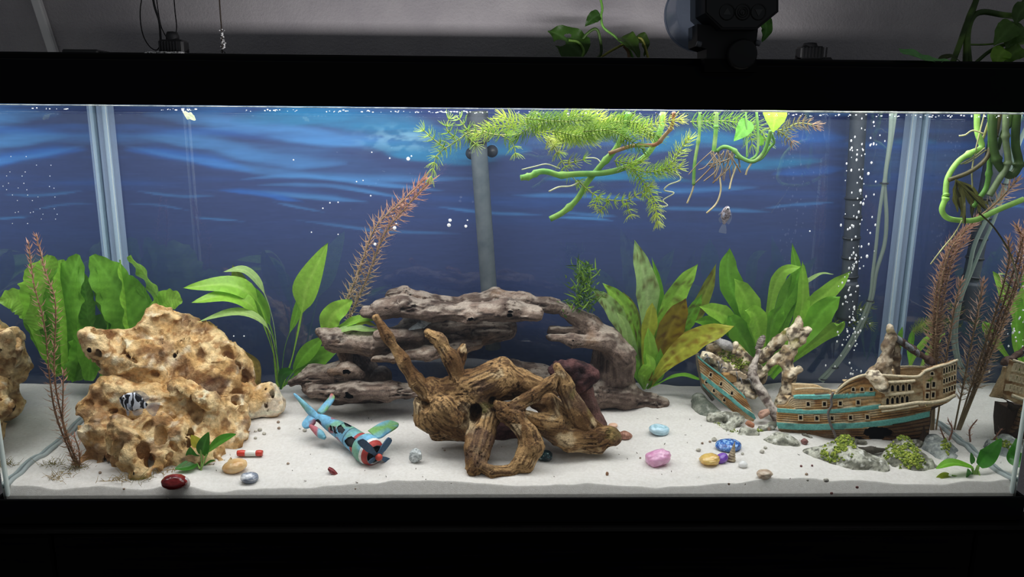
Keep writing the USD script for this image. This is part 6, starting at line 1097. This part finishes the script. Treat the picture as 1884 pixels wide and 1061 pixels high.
def fish(name, label, head, tail, height_px, Y0, Y1, mat, thick=.42, upv=None, tail_len=.42, prof=None):
    A, B = P(*head, Y0), P(*tail, Y1); L = np.linalg.norm(B-A); t = (B-A)/L; h = height_px*mpp((Y0+Y1)/2)
    up = np.array([0, 0, 1.0]) if upv is None else np.asarray(upv, float); up = up-t*(up@t); up /= np.linalg.norm(up); sd = np.cross(t, up)
    F = thing(name, label, 'fish', (A+B)/2-[0, 0, h/2]); n, k = 34, 24; s = np.linspace(0, 1, n)
    hp = np.interp(s, *(prof or ([0, .06, .2, .42, .65, .85, 1], [.06, .36, .74, 1, .84, .42, .26]))); th = np.arange(k)/k*2*np.pi
    v = (A+t*L*s[:, None])[:, None]+(hp*h/2)[:, None, None]*(np.sin(th)[None, :, None]*up+np.cos(th)[None, :, None]*sd*thick*(.6+.4*(1-s))[:, None, None])
    i = np.arange(n-1)[:, None]*k; j = np.arange(k)[None]; f = np.stack([i+j, i+(j+1) % k, i+k+(j+1) % k, i+k+j], -1).reshape(-1, 4); f = np.vstack([f[:, [0, 1, 2]], f[:, [0, 2, 3]]])
    v = np.vstack([v.reshape(-1, 3), A-t*L*.015, B]); e = n*k; f = np.vstack([f, [[e, (q+1) % k, q] for q in range(k)], [[e+1, (n-1)*k+q, (n-1)*k+(q+1) % k] for q in range(k)]])
    put('body', (v, f), mat, F)
    def finm(pts, nm, seed, lab=None):
        q = np.array([A+t*L*a+up*h/2*b+sd*h*c for a, b, c in pts]); m = len(q)//2; top, bot = spline(q[:m], 12), spline(q[m:], 12); V = np.stack([top*(1-u)+bot*u for u in np.linspace(0, 1, 7)], 1)
        V = V+sd*(.0006*np.sin(np.arange(12)*2.6+seed))[:, None, None]; put(nm, grid_mesh(V), fin_m, F, label=lab)
    finm([(.28, .9, 0), (.5, 1.32, .02), (.75, 1.25, .03), (.98, .95, .05), (.28, .7, 0), (.5, .88, 0), (.75, .6, 0), (.92, .26, 0)], 'dorsal_fin', 1)
    finm([(.98, .22, 0), (1.1, .5, .05), (1+tail_len*.8, .8, .1), (1+tail_len, .7, .12), (.98, -.22, 0), (1.1, -.45, .04), (1+tail_len*.8, -.75, .08), (1+tail_len, -.6, .1)], 'tail_fin', 2, 'pale see-through tail fin')
    finm([(.55, -.8, 0), (.7, -1.2, .03), (.85, -1.15, .04), (.96, -.8, .05), (.55, -.7, 0), (.7, -.6, 0), (.8, -.45, 0), (.92, -.24, 0)], 'anal_fin', 3)
    for s_ in (-1, 1):
        finm([(.32, -.15, s_*.19), (.42, -.1, s_*.34), (.5, -.2, s_*.42), (.56, -.3, s_*.46), (.32, -.35, s_*.19), (.42, -.5, s_*.3), (.5, -.55, s_*.38), (.55, -.5, s_*.42)], 'pectoral_fin', 4)
        finm([(.36, -.8, s_*.05), (.42, -1.1, s_*.1), (.48, -1.35, s_*.12), (.52, -1.4, s_*.14), (.44, -.8, s_*.05), (.48, -.9, s_*.08), (.52, -1.1, s_*.1), (.55, -1.3, s_*.12)], 'pelvic_fin', 5)
        c = A+t*L*.12+up*h*.10+sd*s_*h*thick*.5*.52*.86
        ep = put('eye', lathe([(0, -.0009), (.0018, -.0006), (.0022, 0), (.0018, .0009), (0, .0011)], 14, 'y', c), eye_w, F, label='pale ring of the eye'); b_ = trimesh.creation.icosphere(2, .0013); b_.apply_translation(c+sd*s_*.0005); put('pupil', b_, eye_b, ep)
    return F
fish('striped_fish', 'black and white striped cichlid swimming left in front of the tan rock', (220, 732), (270, 747), 38, .045, .055, stripe_mat(), thick=.4)
fish('small_fish', 'tiny pale brown fish nose-up in open water below the hanging roots', (1338, 379), (1332, 412), 18, .10, .105, M('fish_brown', ramp=[(.35, srgb(60, 44, 44)), (.6, srgb(176, 166, 172))], scale=420, rough=.35, obj=True), thick=.55, upv=(1, -.4, 0), tail_len=.5)
rg = np.random.default_rng(91); fl = []
for i in range(110):
    g = G(rg.uniform(60, 1840), rg.uniform(770, 896)); fl.append(ribbon(g+[0, 0, .0006], rg.normal(size=3)*[1, 1, .1], rg.uniform(.0015, .004), .0011, np.array([0, 0, 1.0])+rg.normal(size=3)*.3, [0, 0, .3]))
put('plant_debris', cat(fl), M('debris', col=(.06, .045, .03), rough=.8), kind='stuff', label='tiny dark flakes of plant debris scattered on the sand', cat='debris')
sv = thing('wood_sliver', 'pale striated sliver under the top ledge of the dark driftwood', 'wood', P(775, 610, .20))
add_leaf(sv, [(748, 608, .20), (772, 598, .20), (800, 586, .20)], 17, srgb(176, 184, 186), up=(.2, -.8, .6), veins=.7, fold=.1, spots=.3, spot_c=srgb(60, 66, 72))  # flat pale grey piece with striations and darker spots
bl = []
for x in (1165, 1208, 1235, 1242, 1248, 1254, 1265, 1291, 1314, 1480):
    b_ = trimesh.creation.icosphere(1, 1.5*mpp(0)); b_.apply_translation(P(x, 194+.0085*x+5, .0018)); bl.append(b_)
put('dark_specks', cat(bl), M('dark_speck', col=(.01, .012, .01), rough=.3), kind='stuff', label='row of dark specks on the glass at the water line above the vines', cat='specks')
# ------------------------------------------------------------------ bubbles
bub = M('bubble', col=(.95, .97, 1), rough=.08, spec=1, trans=.5, tcol=(1, 1, 1))
rg = np.random.default_rng(77); bl = []
for i in range(165):
    u = rg.random()**.85; y = 214+u*480; cx = np.interp(y, [214, 300, 400, 500, 600, 690], [1606, 1588, 1582, 1572, 1566, 1558]); x = cx+rg.normal()*(17 if y < 450 else 13); Y = .20+rg.normal()*.012
    r = rg.uniform(.8, 1.9)*mpp(Y)*(1 if rg.random() < .9 else 1.4); b_ = trimesh.creation.icosphere(1, r); b_.vertices *= [1, 1, rg.uniform(1.2, 1.9)]; b_.apply_translation(P(x, y, Y)); bl.append(b_)
put('bubble_stream', cat(bl), bub, kind='stuff', label='rising stream of tiny white air bubbles in front of the ribbed pipe', cat='bubbles')
for x, y, r, w in ((751, 292, 3.6, 'large white bubble left of the drooping hornwort tip'), (828, 405, 3.4, 'upper bubble of the pair left of the grey pipe'), (826, 414, 3.8, 'lower bubble of the pair left of the grey pipe'), (857, 416, 3, 'single bubble just left of the grey pipe'), (726, 419, 3.6, 'white bubble right of the leaning rusty stem'), (690, 449, 3, 'white bubble caught on the leaning rusty stem')):
    b_ = trimesh.creation.icosphere(2, r*mpp(.16)*.9); b_.apply_translation(P(x, y, .16)); put('bubble', b_, bub, label=w, cat='bubble', group='single bubbles in the open water')
bl = []
for i, (x, y) in enumerate(((717, 291), (757, 287), (860, 405), (729, 411), (540, 294), (656, 334), (668, 332), (682, 360), (607, 373), (594, 383), (622, 372), (573, 427), (622, 431), (684, 280), (1490, 425), (449, 618), (430, 618))+tuple((44+i_*2+rg.normal()*4, 300+i_*12+rg.normal()*5) for i_ in range(10))+tuple((92+i_*1.5+rg.normal()*3, 310+i_*13+rg.normal()*5) for i_ in range(8))):
    b_ = trimesh.creation.icosphere(1, 1.5*mpp(.15)*(.9 if i < 17 else .5)); b_.apply_translation(P(x, y, .10+.02*(i % 7))); bl.append(b_)
put('water_specks', cat(bl), bub, kind='stuff', label='fine white specks drifting in the open water', cat='bubbles')
bl = []
for i in range(330):
    x = rg.uniform(60, 1860); d = noise(np.array([[x*.012, 0, 0]]), 6)[0]
    if d < .42 and 600 > x or 900 < x < 1400 and rg.random() < .75: continue
    b_ = trimesh.creation.icosphere(1, rg.uniform(.35, 1.25)*mpp(0)); b_.vertices *= [rg.uniform(1, 2.2), 1, 1]; y = 194+.0085*x+rg.uniform(3, 7); b_.apply_translation(P(x, y, .0016)); bl.append(b_)
put('surface_bubbles', cat(bl), bub, kind='stuff', label='line of small bubbles and scum clinging to the front glass at the water line', cat='bubbles')
film = thing('floating_scrap', 'pale floating scrap of leaf film under the frame at upper left', 'scrap', P(350, 214, .05))
add_leaf(film, [(336, 204, .05), (346, 212, .05), (360, 220, .05)], 14, srgb(196, 206, 170), up=(0, -1, .5), wave=.2)
